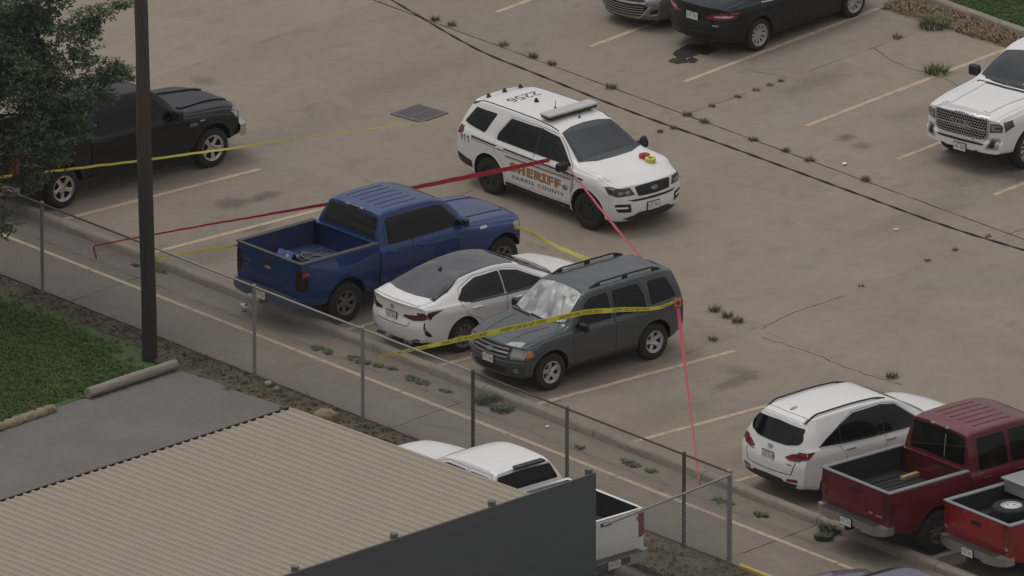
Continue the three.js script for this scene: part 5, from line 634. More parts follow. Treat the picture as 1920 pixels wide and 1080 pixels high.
{ // black sedan at the top
  const paint = paintM(0.011, 0.013, 0.0145, { clearcoat: 0.55, specularIntensity: 0.2 }), c = new Car('sedan', 'black sedan with red tail lamps parked at the top edge of the lot', 'car', [5.30, -16.16], 47.4, paint), ax = 1.45;
  const o = { x0: -2.50, x1: 2.36, top: [[-2.5, 1.04], [-2.3, 1.085], [-2.0, 1.115], [-1.75, 1.16], [-1.2, 1.335], [-0.8, 1.42], [-0.3, 1.47], [0.0, 1.468], [0.3, 1.42], [0.8, 1.21], [1.2, 1.02], [1.5, 0.97], [1.9, 0.89], [2.2, 0.78], [2.36, 0.68]], sh: [[-2.5, 0.98], [-1.8, 1.0], [-1.0, 0.97], [0.3, 0.93], [1.2, 0.89], [1.8, 0.83], [2.36, 0.63]], w: [[-2.5, 0.80], [-2.1, 0.88], [-1.4, 0.925], [1.4, 0.92], [1.9, 0.88], [2.36, 0.74]], wt: [[-2.5, 0.66], [-1.9, 0.68], [-1.3, 0.59], [-0.5, 0.59], [0.2, 0.57], [1.15, 0.73], [1.6, 0.76], [2.36, 0.58]], bot: [[-2.5, 0.33], [-2.0, 0.23], [1.8, 0.2], [2.36, 0.22]], tail: [[0.25, 0.1], [0.45, 0.02], [0.62, 0], [0.8, 0.05], [1.06, 0.04]], tailP: 0.24, noseP: 0.34, flare: [[ax, 0.46, 0.012], [-ax, 0.46, 0.018]], noseE: 2.8 };
  c.skin('body', loft(o), [ax, -ax].flatMap((x) => [archCut(x, 0.35, 0.395, 0.6, 1.2), archCut(x, 0.35, 0.395, -1.2, -0.6)]), paint, 'wheel_arch', M.well);
  c.patch('rear_window', mirB([[-0.98, 0], [-0.98, 0.54], [-1.6, 0.65], [-1.8, 0.3], [-1.82, 0]].reverse()), 'top', M.glass, { off: 0.005, round: 0.04 });
  c.door([[0.9, 0.3], [0.92, 0.78], [0.86, 0.95], [0.22, 1.32], [-0.20, 1.39], [-0.25, 0.30]], [[0.82, 0.96], [0.24, 1.29], [-0.2, 1.36], [-0.22, 0.97]], M.glassTint, { handle: [-0.08, 0.86] });
  c.door([[-0.27, 0.3], [-0.22, 1.39], [-0.8, 1.35], [-1.25, 1.2], [-1.4, 1.0], [-1.2, 0.75], [-0.98, 0.6], [-0.95, 0.3]], [[-0.26, 0.975], [-0.24, 1.36], [-0.72, 1.33], [-1.1, 1.2], [-1.28, 1.03]], M.glassTint, { handle: [-1.1, 0.88] });
  c.wrap('tail_lamp', [[0.30, 0.80], [0.6, 0.77], [0.84, 0.81], [0.84, 0.93], [0.5, 0.91]], [[-2.33, 0.80], [-2.2, 0.81], [-1.95, 0.93], [-2.2, 0.95], [-2.36, 0.94]], 'rear', M.lampRed, { off: 0.006, round: 0.02 });
  c.wrap('tail_lamp_lens', [[0.5, 0.835], [0.8, 0.845], [0.8, 0.885], [0.54, 0.875]], [[-2.3, 0.85], [-2.15, 0.86], [-2.15, 0.885], [-2.3, 0.895]], 'rear', new THREE.MeshPhysicalMaterial({ color: new THREE.Color().setRGB(0.7, 0.45, 0.45), roughness: 0.15, clearcoat: 1 }), { off: 0.01 });
  c.plate('rear', 0, 0.80); c.patch('trunk_seam', mir([[0, 0.62], [0.5, 0.63], [0.56, 0.75], [0.55, 0.755], [0.49, 0.642], [0, 0.632]]), 'rear', M.seam, { off: 0.003 });
  c.strip('bumper_crease', [[-0.75, 0.52], [0, 0.50], [0.75, 0.52]], 'rear', 0.02, M.trim, 0.006); c.patch('diffuser', mir([[0, 0.25], [0.62, 0.26], [0.66, 0.36], [0, 0.38]]), 'rear', M.trim, { off: 0.005 }); c.patch('badge', rect(0.5, 0.66, 0.62, 0.685), 'rear', M.silver, { off: 0.006 });
  c.strip('window_chrome', [[-1.36, 1.0], [-1.1, 0.975], [-0.3, 0.955], [0.86, 0.935]], 'side', 0.014, M.silver, 0.008, true);
  c.mirror(0.68, 0.96, 0.87, paint, [0.13, 0.14, 0.2]);
  c.wheels([[ax, 0.815], [-ax, 0.815]], makeWheel(0.335, 0.22, 0.232, { n: 5, a: 0.46, r0: 0.34, r1: 0.86, nar: 0.75, split: 0.1 }, M.alloy));
}
{ // grey sedan whose nose shows at the top
  const paint = paintM(0.20, 0.195, 0.185, { metalness: 0.45 }), c = new Car('sedan', 'grey metallic sedan showing only its front bumper at the top edge', 'car', [3.78, -17.8], 229.6, paint), ax = 1.41;
  const o = { x0: -2.4, x1: 2.42, top: [[-2.4, 1.04], [-2.0, 1.11], [-1.2, 1.33], [-0.3, 1.46], [0.0, 1.455], [0.3, 1.4], [0.8, 1.19], [1.15, 1.0], [1.5, 0.955], [1.9, 0.89], [2.25, 0.79], [2.42, 0.70]], sh: [[-2.4, 0.98], [-1.0, 0.96], [1.2, 0.89], [1.8, 0.83], [2.42, 0.65]], w: [[-2.4, 0.80], [-1.4, 0.925], [1.4, 0.92], [1.9, 0.885], [2.42, 0.76]], wt: [[-2.4, 0.66], [-1.3, 0.59], [0.2, 0.57], [1.15, 0.73], [1.6, 0.76], [2.42, 0.6]], bot: [[-2.4, 0.33], [-2.0, 0.23], [1.8, 0.19], [2.42, 0.2]], tailP: 0.2, noseP: 0.30, nose: [[0.18, -0.1], [0.35, 0], [0.55, 0.0], [0.72, -0.1]], noseE: 2.6 };
  c.skin('body', loft(o), [ax, -ax].flatMap((x) => [archCut(x, 0.345, 0.39, 0.6, 1.2), archCut(x, 0.345, 0.39, -1.2, -0.6)]), paint, 'wheel_arch', M.well);
  c.patch('windshield', mirB([[1.16, 0], [1.13, 0.4], [1.0, 0.71], [0.37, 0.55], [0.31, 0.3], [0.3, 0]].reverse()), 'top', M.screen, { off: 0.006, round: 0.04 });
  const gr = c.patch('grille', mir([[0, 0.30], [0.46, 0.32], [0.58, 0.52], [0.5, 0.56], [0, 0.54]]), 'front', M.black, { off: 0.004, round: 0.03 }); for (const y of [0.35, 0.40, 0.45, 0.50]) c.strip('grille_bar', [[-0.5, y + 0.012], [-0.2, y], [0, y - 0.003], [0.2, y], [0.5, y + 0.012]], 'front', 0.013, M.silver, 0.012, false, gr); c.strip('chrome_lip', [[-0.62, 0.54], [-0.5, 0.36], [-0.42, 0.285], [0, 0.262], [0.42, 0.285], [0.5, 0.36], [0.62, 0.54]], 'front', 0.028, M.chrome, 0.012);
  c.strip('grille_bar', [[-0.52, 0.585], [0, 0.57], [0.52, 0.585]], 'front', 0.03, M.chrome, 0.012); c.patch('upper_grille', mir([[0, 0.60], [0.5, 0.61], [0.48, 0.67], [0, 0.67]]), 'front', M.black);
  c.wrap('headlight', [[0.5, 0.62], [0.74, 0.64], [0.76, 0.70], [0.5, 0.675]], [[2.1, 0.7], [1.85, 0.78], [1.9, 0.82], [2.15, 0.75]], 'front', M.lampClear);
  c.patch('fog_recess', [[0.60, 0.36], [0.72, 0.38], [0.75, 0.48], [0.64, 0.45]], 'front', M.black, { both: true }); c.strip('fog_trim', [[0.6, 0.335], [0.73, 0.355]], 'front', 0.022, M.silver, 0.01, true); c.strip('chin', [[-0.66, 0.22], [0, 0.205], [0.66, 0.22]], 'front', 0.03, M.trim, 0.006);
  c.wheels([[ax, 0.815], [-ax, 0.815]], makeWheel(0.335, 0.22, 0.232, { n: 5, a: 0.42, r0: 0.34, r1: 0.86, split: 0.1 }, M.alloy));
}
function plainSedan(label, pos, deg, paint, topExtra) { // cars cut off by the lower edge of the picture
  const c = new Car('sedan', label, 'car', pos, deg, paint), ax = 1.41;
  const o = { x0: -2.4, x1: 2.4, top: [[-2.4, 1.03], [-2.0, 1.1], [-1.2, 1.33], [-0.3, 1.46], [0.0, 1.455], [0.3, 1.4], [0.8, 1.19], [1.15, 1.0], [1.5, 0.955], [1.9, 0.89], [2.25, 0.79], [2.4, 0.70]], sh: [[-2.4, 0.98], [-1.0, 0.96], [1.2, 0.89], [1.8, 0.83], [2.4, 0.65]], w: [[-2.4, 0.80], [-1.4, 0.925], [1.4, 0.92], [1.9, 0.885], [2.4, 0.76]], wt: [[-2.4, 0.66], [-1.3, 0.59], [0.2, 0.57], [1.15, 0.73], [1.6, 0.76], [2.4, 0.6]], bot: [[-2.4, 0.33], [-2.0, 0.23], [1.8, 0.19], [2.4, 0.2]], tailP: 0.22, noseP: 0.3 };
  c.skin('body', loft(o), [ax, -ax].flatMap((x) => [archCut(x, 0.345, 0.39, 0.6, 1.2), archCut(x, 0.345, 0.39, -1.2, -0.6)]), paint, 'wheel_arch', M.well);
  c.patch('windshield', mirB([[1.16, 0], [1.13, 0.4], [1.0, 0.71], [0.37, 0.55], [0.31, 0.3], [0.3, 0]].reverse()), 'top', M.screen, { off: 0.006, round: 0.04 }); c.patch('rear_window', mirB([[-0.98, 0], [-0.98, 0.54], [-1.6, 0.65], [-1.8, 0.3], [-1.82, 0]].reverse()), 'top', M.glass, { off: 0.005, round: 0.04 });
  c.patch('hood', mirB([[2.18, 0], [2.12, 0.4], [1.95, 0.68], [1.24, 0.76], [1.2, 0.4], [1.22, 0]].reverse()), 'top', paint, { off: 0.004, round: 0.04 });
  c.patch('sunroof', mirB([[0.15, 0], [0.15, 0.4], [-0.45, 0.4], [-0.45, 0]].reverse()), 'top', topExtra || paint, { off: 0.004, round: 0.06 });
  c.door([[0.9, 0.3], [0.92, 0.78], [0.86, 0.95], [0.22, 1.32], [-0.20, 1.38], [-0.25, 0.30]], [[0.82, 0.96], [0.24, 1.29], [-0.2, 1.345], [-0.22, 0.97]], M.glassTint, { handle: [-0.08, 0.86] }); c.door([[-0.27, 0.3], [-0.22, 1.38], [-0.8, 1.34], [-1.25, 1.2], [-1.4, 1.0], [-1.2, 0.75], [-0.98, 0.6], [-0.95, 0.3]], [[-0.26, 0.975], [-0.24, 1.345], [-0.72, 1.31], [-1.1, 1.2], [-1.28, 1.03]], M.glassTint, { handle: [-1.1, 0.88] });
  c.wrap('headlight', [[0.45, 0.62], [0.72, 0.64], [0.74, 0.70], [0.45, 0.675]], null, 'front', M.lampClear); c.wrap('tail_lamp', [[0.35, 0.8], [0.8, 0.8], [0.8, 0.92], [0.4, 0.91]], null, 'rear', M.lampRed); c.patch('grille', mir([[0, 0.34], [0.46, 0.36], [0.5, 0.54], [0, 0.54]]), 'front', M.black);
  c.mirror(0.68, 0.95, 0.87, paint, [0.13, 0.14, 0.2]);
  c.wheels([[ax, 0.815], [-ax, 0.815]], makeWheel(0.335, 0.22, 0.232, { n: 5, a: 0.42, r0: 0.34, r1: 0.86 }, M.alloy));
}
plainSedan('slate blue sedan rising from the bottom edge in the alley', [6.91, 19.86], 130.8, paintM(0.10, 0.10, 0.135, { metalness: 0.3 }));
plainSedan('silver sedan roof just showing at the bottom edge by the dirt verge', [3.54, 20.4], 47.7, paintM(0.48, 0.48, 0.48, { metalness: 0.2 }));
// ---------------------------------------------------------------- pickup trucks
function pickup(c, o) {
  const { ax, x0, x1, cabR, w, roof, roofF, cowl, hood, belt, bed, bot, paint } = o, R = o.r + (o.gap ?? 0.075), r2 = o.round ?? 0.06, hd = o.noseDrop ?? 0.12;
  const cab = { x0: cabR, x1, top: [[cabR, roof - 0.055], [cabR + 0.22, roof - 0.015], [cabR + 0.8, roof], [roofF - 0.45, roof - 0.012], [roofF - 0.08, roof - 0.075], [roofF + 0.08, roof - 0.15], [(roofF + cowl) / 2 + 0.04, (roof - 0.1 + hood) / 2 + 0.005], [cowl, hood + 0.03], [cowl + 0.22, hood], [x1 - 0.6, hood - hd * 0.35], [x1 - 0.12, hood - hd * 0.8], [x1, hood - hd - 0.05]], sh: [[cabR, belt], [roofF, belt], [cowl + 0.1, Math.min(belt, hood - 0.10)], [x1 - 0.3, hood - hd - 0.10], [x1, hood - hd - 0.14]], w: [[cabR, w - 0.01], [cabR + 0.5, w], [ax, w], [x1 - 0.5, w - 0.02], [x1, w - 0.06]], wt: [[cabR, o.wr ?? 0.70], [roofF - 0.3, (o.wr ?? 0.70) + 0.015], [roofF, o.wr ?? 0.70], [cowl, w * 0.84], [cowl + 0.4, w * (o.hw ?? 0.84)], [x1, w * ((o.hw ?? 0.84) - 0.04)]], bot: [[cabR, bot], [x1 - 0.6, bot], [x1, bot + 0.06]], tail: [[0.4, 0], [belt, 0], [roof, o.rake ?? 0.16]], tailL: 0.5, nose: o.nose || [[0.3, -0.06], [0.6, 0], [hood - hd - 0.1, 0], [hood - hd, -0.05]], noseP: o.noseP ?? 0.16, noseE: o.noseE ?? 3.4, noseL: 0.7, flare: [[ax, R + 0.03, o.flare ?? 0.03]], crease: o.crease ?? 0.006, crown: o.crown ?? 0.06 };
  const arch = (x) => [archCut(x, o.r + 0.03, R, w - 0.34, w + 0.4), archCut(x, o.r + 0.03, R, -w - 0.4, -w + 0.34)];
  c.skin('cab', loft(cab), arch(ax), paint, 'wheel_arch', M.well);
  const floor = bed - (o.bedDepth ?? 0.54), b0 = x0, b1 = cabR - 0.025, wi = w - 0.115;
  const bl = { x0: b0, x1: b1, top: [[b0, bed], [b1, bed]], w: [[b0, w - 0.035], [b0 + 0.3, w - 0.01], [b1, w - 0.01]], bot: [[b0, bot + 0.12], [b0 + 0.6, bot], [b1, bot]], flare: [[-ax, R + 0.03, o.flare ?? 0.03]], tailP: o.tailP ?? 0.03, tailL: 0.35, tail: [[0.5, 0.02], [0.8, 0], [bed, 0.02]], step: 0.09, creaseAngle: 0.5 };
  c.skin('bed', loft(bl, bedSection(bl)), [...arch(-ax), [new THREE.BoxGeometry(b1 - 0.085 - (b0 + 0.085), 1, 2 * wi).translate((b0 + b1) / 2, floor + 0.5, 0), 1]], paint, 'wheel_arch', M.well, o.liner || M.liner);
  for (const s of [1, -1]) c.add('wheel_hump', new RoundedBoxGeometry(2 * R + 0.08, R + o.r + 0.06 - floor + 0.09, wi - (w - 0.40), 3, 0.05).translate(-ax, floor + (R + o.r + 0.06 - floor) / 2 - 0.02, s * (wi + w - 0.40) / 2), o.liner || M.liner);
  for (let i = 0; i < 9; i++) c.add('floor_rib', box(b1 - b0 - 0.22, 0.018, 0.07, (b0 + b1) / 2, floor + 0.006, (i - 4) * wi * 0.19, 0.006), o.liner || M.liner);
  if (o.railCap) { for (const s of [1, -1]) c.add('rail_cap', new RoundedBoxGeometry(b1 - b0 - 0.03, 0.035, 0.115, 2, 0.014).translate((b0 + b1) / 2, bed + 0.009, s * (w - 0.072)), o.railCap); c.add('rail_cap', new RoundedBoxGeometry(0.085, 0.03, 2 * wi + 0.01, 2, 0.012).translate(b0 + 0.055, bed + 0.006, 0), o.railCap); }
  c.add('chassis', [box(x1 - x0 - 0.7, 0.2, 0.9, (x0 + x1) / 2, bot + 0.0, 0, 0.02), box(0.12, 0.12, 2 * w - 0.5, ax, o.r, 0), box(0.14, 0.14, 2 * w - 0.5, -ax, o.r, 0), new THREE.SphereGeometry(0.17, 12, 8).translate(-ax, o.r, 0)], M.well);
  c.patch('windshield', mirB([[cowl + 0.04, 0], [cowl + 0.01, 0.4], [cowl - 0.12, w * 0.80], [roofF + 0.02, (o.wr ?? 0.7) - 0.06], [roofF - 0.05, 0.3], [roofF - 0.07, 0]].reverse()), 'top', M.screen, { off: 0.005, round: 0.04 });
  c.patch('rear_window', mir([[0, Math.max(belt + 0.06, bed + 0.045)], [w * 0.76, Math.max(belt + 0.06, bed + 0.045)], [(o.wr ?? 0.7) - 0.03, roof - 0.13], [0, roof - 0.11]]), 'rear', o.rearGlass || M.glassTint, { off: 0.006, round: 0.04 });
  // doors: front and rear
  const bp = o.bp, top = roof - 0.13, da = o.doorF ?? cowl - 0.14;
  c.door([[da, bot + 0.07], [da + 0.03, belt - 0.15], [da - 0.04, belt + 0.03], [roofF - 0.02, top - 0.04], [roofF - 0.25, top + 0.02], [bp + 0.012, top + 0.025], [bp + 0.012, bot + 0.07]], [[da - 0.1, belt + 0.045], [roofF - 0.06, top - 0.085], [roofF - 0.25, top - 0.025], [bp + 0.05, top - 0.02], [bp + 0.05, belt + 0.045]], o.sideGlass || M.glassTint, { handle: [bp + 0.2, belt - 0.09], hmat: o.hmat || paint, wr: 0.05 });
  const rb = o.rearDoorB ?? cabR + 0.16; c.door([[bp - 0.012, bot + 0.07], [bp - 0.012, top + 0.025], [rb + 0.05, top + 0.02], [rb, belt + 0.03], [rb, Math.max(bot + 0.3, 0.7)], [rb + 0.15, bot + 0.07]], [[bp - 0.05, belt + 0.045], [bp - 0.05, top - 0.02], [rb + 0.11, top - 0.025], [rb + 0.07, belt + 0.045]], o.sideGlass || M.glassTint, { handle: [rb + 0.2, belt - 0.09], hmat: o.hmat || paint, wr: 0.05 });
  if (o.blackB) c.patch('pillar_trim', [[bp + 0.052, belt + 0.04], [bp + 0.052, top - 0.015], [bp - 0.052, top - 0.015], [bp - 0.052, belt + 0.04]], 'side', M.glassTint, { off: 0.0145, both: true });
  // tailgate
  const tw = w - 0.2, tb = o.tgB ?? bot + 0.22; const tg = c.patch('tailgate', rect(-tw, tb, tw, bed - 0.012), 'rear', paint, { off: 0.006, round: 0.03 }); c.patch('tailgate_seam', growPoly(rect(-tw, tb, tw, bed - 0.012), 0.012), 'rear', M.seam, { off: 0.0015, round: 0.03, max: 0.1, parent: tg });
  if (o.tgHandle !== 0) c.patch('handle', rect(-0.13, bed - (o.hY ?? 0.16) - 0.035, 0.13, bed - (o.hY ?? 0.16) + 0.035), 'rear', o.tgHandle || M.black, { off: 0.016, round: 0.02, parent: tg });
  c.wrap('tail_lamp', [[w - 0.185, o.lampY0], [w - 0.05, o.lampY0], [w - 0.05, o.lampY1], [w - 0.185, o.lampY1]], [[b0 + 0.03, o.lampY0], [b0 + (o.lampS ?? 0.13), o.lampY0 + 0.02], [b0 + (o.lampS ?? 0.13), o.lampY1 - 0.02], [b0 + 0.03, o.lampY1]], 'rear', o.lamp || M.lampRed, { off: 0.007 });
  // rear bumper: a bent step bar with its ends turned forward
  if (o.bumper) { const by = o.bumpY ?? bot + 0.12, bh = 0.19, prof = []; const g = new RoundedBoxGeometry(0.2, bh, 2 * w - 0.1, 3, 0.045, 4), p = g.attributes.position; const g2 = new THREE.BoxGeometry(0.19, bh, 2 * w - 0.06, 4, 4, 28), q = g2.attributes.position; for (let i = 0; i < q.count; i++) { const z = q.getZ(i) / (w - 0.03), k = Math.abs(z); q.setX(i, q.getX(i) + 0.14 * k ** 4 - 0.0 + (k < 0.42 ? 0.0 : 0)); q.setY(i, q.getY(i) * (1 - 0.25 * sstep(0.8, 1, k)) + (q.getY(i) < 0 && k < 0.36 ? 0.045 : 0)); } g2.computeVertexNormals(); c.add('rear_bumper', g2.translate(b0 - 0.09, by, 0), o.bumper); c.add('bumper_step', box(0.17, 0.012, 2 * w - 0.5, b0 - 0.085, by + bh / 2 + 0.005, 0, 0.004), M.trim); c.solid.push(box(0.19, bh, 0.8, b0 - 0.09, by, 0).deleteAttribute('uv')); c.bvh = null; if (o.plate !== 0) c.plate('rear', 0, by + (o.plY ?? 0.01)); c.add('hitch', box(0.2, 0.07, 0.07, b0 - 0.1, by - 0.14, 0), M.black); }
  if (o.ribs) for (let i = 0; i < o.ribs; i++) { const z = (i - (o.ribs - 1) / 2) * (1.02 / (o.ribs - 1)); c.strip('roof_rib', [[cabR + 0.42, z], [(cabR + roofF) / 2, z], [roofF - 0.5, z]], 'top', 0.05, paint, 0.008); }
  { const q = c.cast('rear', 0, roof - 0.075); if (q) { c.add('brake_light', box(0.05, 0.04, 0.26, q.p.x - 0.005, roof - 0.068, 0, 0.012), M.lampDeep); for (const s of [-0.2, 0.2]) c.add('cargo_lamp', box(0.045, 0.036, 0.09, q.p.x - 0.004, roof - 0.068, s, 0.01), M.lampClear); } }
  c.wheels([[ax, w - (o.inset ?? 0.155)], [-ax, w - (o.inset ?? 0.155)]], o.wheel);
  if (o.mirror !== 0) c.mirror(da - 0.12, belt + 0.1, w - 0.05, o.mirror || M.black, o.mirrorS || [0.15, 0.22, 0.25]);
  return { b0, b1, floor, wi, tw };
}
{ // blue truck
  const paint = paintM(0.017, 0.046, 0.155, { metalness: 0.25, roughness: 0.38 }), ax = 1.99;
  const c = new Car('pickup_truck', 'blue crew cab pickup truck with an open empty bed', 'pickup truck', [-2.32, -0.03], 41.1, paint);
  pickup(c, { ax, x0: -3.14, x1: 2.68, cabR: -1.12, w: 1.0, roof: 1.95, roofF: 0.66, cowl: 1.25, hood: 1.26, belt: 1.27, bed: 1.41, bedDepth: 0.45, bot: 0.48, r: 0.405, gap: 0.09, paint, bp: -0.3, blackB: 1, noseDrop: 0.12, noseP: 0.22, liner: std(0.02, 0.036, 0.10, 0.6), railCap: std(0.055, 0.056, 0.06, 0.6), tgHandle: M.black, lampY0: 0.86, lampY1: 1.27, lampS: 0.2, lamp: std(0.03, 0.004, 0.007, 0.25), bumper: std(0.02, 0.035, 0.10, 0.5, 0.2), bumpY: 0.62, ribs: 6, wr: 0.72, flare: 0.045, wheel: makeWheel(0.405, 0.28, 0.245, { n: 6, a: 0.36, r0: 0.36, r1: 0.86, nar: 0.4, cap: 0.045 }, M.gun), rake: 0.2, mirrorS: [0.1, 0.15, 0.16] });
  c.patch('side_reflector', [[-3.2, 1.15], [-2.93, 1.17], [-2.93, 1.24], [-3.2, 1.26]], 'side', std(0.22, 0.06, 0.09, 0.3), { off: 0.011, both: true });
  c.patch('emblem', oval(0, 1.14, 0.09, 0.036), 'rear', M.silver, { off: 0.02, max: 0.04 }); c.patch('badge', rect(-0.72, 1.12, -0.5, 1.17), 'rear', std(0.05, 0.06, 0.1, 0.4), { off: 0.01 }); c.patch('badge', rect(-0.72, 1.02, -0.56, 1.06), 'rear', std(0.05, 0.06, 0.1, 0.4), { off: 0.01 });
  c.wrap('headlight', [[0.62, 0.86], [0.88, 0.88], [0.88, 1.06], [0.62, 1.06]], [[2.48, 0.88], [2.28, 0.92], [2.3, 1.05], [2.5, 1.06]], 'front', M.lampClear); c.patch('grille', mir([[0, 0.8], [0.58, 0.8], [0.58, 1.05], [0, 1.05]]), 'front', M.black); c.patch('fender_vent', rect(1.42, 1.12, 1.6, 1.16), 'side', M.silver, { off: 0.008, both: true });
  c.patch('hood', mirB([[2.54, 0], [2.5, 0.5], [2.42, 0.72], [1.4, 0.8], [1.36, 0.4], [1.37, 0]].reverse()), 'top', paint, { off: 0.005, round: 0.04 }); c.both('hood_ridge', c.strip('x', [[2.4, 0.46], [2.0, 0.48], [1.45, 0.52]], 'top', 0.05, paint, 0.018, false, new THREE.Group()).geometry, paint);
  for (const s of [-0.4, 0.15]) c.strip('wiper', [[1.26, s], [1.2, s + 0.5]], 'top', 0.022, M.black, 0.015);
  // rope and scraps left in the bed
  c.g.updateMatrixWorld(); const wp = (x, y, z) => c.g.localToWorld(V3(x, y, z)); const pts = []; for (let i = 0; i < 26; i++) { const a = i * 0.9; pts.push(wp(-2.05 + 0.2 * Math.cos(a) + 0.006 * i, 1.02 + 0.03 * (i % 5), -0.02 + 0.2 * Math.sin(a * 1.1))); } tag(part('rope_coil', tube(pts, 0.014, 6, 160), std(0.16, 0.16, 0.15, 0.9)), 'tangled pale rope lying in the bed of the blue truck', 'rope');
  { const g = new THREE.PlaneGeometry(0.6, 0.5, 14, 12).rotateX(-Math.PI / 2), a = g.attributes.position; for (let i = 0; i < a.count; i++) { const x = a.getX(i), z = a.getZ(i); a.setY(i, 0.04 + 0.15 * Math.abs(noise2(x * 2.3, z * 2.6)) * (1 - Math.abs(x) * 1.5)); } const b = g.clone().translate(0, -0.012, 0); b.index.array.reverse(); g.computeVertexNormals(); b.computeVertexNormals(); const o = part('plastic_sheet', [g, b], std(0.035, 0.065, 0.2, 0.35)); o.position.copy(wp(-2.3, 0.97, -0.5)); o.rotation.y = 0.9; tag(o, 'crumpled blue plastic sheet in the bed of the blue truck', 'plastic sheet'); }
}
{ // dark truck behind the tree
  const paint = paintM(0.009, 0.010, 0.012, { clearcoat: 0.55, specularIntensity: 0.2 }), ax = 1.9, c = new Car('pickup_truck', 'black crew cab pickup truck behind the tree and utility pole', 'pickup truck', [-7.97, -6.70], 40.6, paint);
  pickup(c, { ax, x0: -3.14, x1: 2.83, cabR: -1.18, w: 0.99, roof: 1.94, roofF: 0.55, cowl: 1.18, hood: 1.25, belt: 1.23, bed: 1.38, bot: 0.45, r: 0.405, gap: 0.08, paint, bp: -0.28, blackB: 1, noseDrop: 0.16, noseP: 0.24, noseE: 2.6, lampY0: 0.95, lampY1: 1.3, bumper: M.bumper, bumpY: 0.6, ribs: 0, wheel: makeWheel(0.405, 0.275, 0.265, { n: 5, a: 0.44, r0: 0.36, r1: 0.86, nar: 0.62, split: 0.0, cap: 0.05 }, M.chrome) });
  c.wrap('headlight', [[0.60, 0.86], [0.86, 0.88], [0.88, 1.03], [0.62, 1.05]], [[2.72, 0.86], [2.52, 0.9], [2.46, 1.05], [2.72, 1.07]], 'front', M.lampClear); c.patch('grille', mir([[0, 0.74], [0.5, 0.76], [0.56, 1.03], [0, 1.06]]), 'front', M.silver, { off: 0.02, round: 0.05 });
  { const g2 = new THREE.BoxGeometry(0.14, 0.24, 1.94, 2, 3, 24), q = g2.attributes.position; for (let i = 0; i < q.count; i++) { const k = Math.abs(q.getZ(i)) / 0.97; q.setX(i, q.getX(i) - 0.2 * k ** 3); } g2.computeVertexNormals(); c.add('front_bumper', g2.translate(2.87, 0.62, 0), M.chrome); }
  for (const s of [0.42]) c.both('hood_ridge', c.strip('x', [[2.66, s - 0.05], [2.0, s], [1.35, s + 0.12]], 'top', 0.11, paint, 0.024, false, new THREE.Group()).geometry, paint);
  const badge = new THREE.MeshStandardMaterial({ roughness: 0.5, map: canvasTex(128, 64, (q) => { q.fillStyle = '#0f1012'; q.fillRect(0, 0, 128, 64); q.fillStyle = '#8d9094'; q.font = 'bold 50px sans-serif'; q.fillText('RAM', 6, 50); }) }); c.add('badge', c.patchGeo(rect(1.28, 0.96, 1.5, 1.06), 'side', 0.006, {}), badge); c.patch('badge', rect(1.56, 1.035, 1.68, 1.055), 'side', M.silver, { off: 0.006 });
  c.patch('mirror_lens', rect(0.2, 1.0, 0.21, 1.01), 'side', M.black, { off: 0.004 });
}
function redTruckExtras() {}
{ // dark red truck
  const paint = paintM(0.13, 0.014, 0.018, { metalness: 0.15 }), ax = 1.98, c = new Car('pickup_truck', 'dark red crew cab pickup truck with a ribbed roof beside the white crossover', 'pickup truck', [8.80, 12.83], 39.5, paint);
  const b = pickup(c, { ax, x0: -3.22, x1: 2.95, cabR: -1.2, w: 1.0, roof: 2.12, roofF: 0.62, cowl: 1.2, hood: 1.34, belt: 1.34, bed: 1.43, bedDepth: 0.46, bot: 0.55, r: 0.415, gap: 0.1, paint, bp: -0.22, noseP: 0.1, railCap: std(0.2, 0.2, 0.2, 0.55), tgHandle: std(0.03, 0.004, 0.005, 0.5), lampY0: 0.95, lampY1: 1.32, lamp: M.lampDeep, bumper: M.bumper, bumpY: 0.69, plY: 0.0, ribs: 6, wr: 0.745, rake: 0.08, hw: 0.86, wheel: makeWheel(0.415, 0.275, 0.225, { n: 8, a: 0.24, r0: 0.5, r1: 0.82, cap: 0.06 }, M.gun), mirror: M.black });
  c.strip('window_bar', [[0.2, 1.5], [0.19, 1.94]].map(([z, y]) => [z, y]), 'rear', 0.022, M.silver, 0.01); c.patch('badge', rect(0.42, 0.93, 0.52, 0.965), 'rear', M.silver, { off: 0.012 }); c.patch('badge', rect(0.62, 0.92, 0.78, 0.945), 'rear', std(0.3, 0.25, 0.25, 0.5), { off: 0.012 }); c.patch('badge', rect(-0.72, 1.0, -0.56, 1.06), 'rear', std(0.16, 0.03, 0.03, 0.4), { off: 0.01 });
  c.g.updateMatrixWorld(); const q = part('wood_block', box(0.42, 0.07, 0.1, 0, 0.035, 0, 0.006), std(0.4, 0.27, 0.15, 0.9)); q.position.copy(c.g.localToWorld(V3(-1.5, b.floor + 0.016, -0.42))); q.rotation.y = 0.75; tag(q, 'offcut of pale timber lying in the dark red truck bed', 'timber');
}
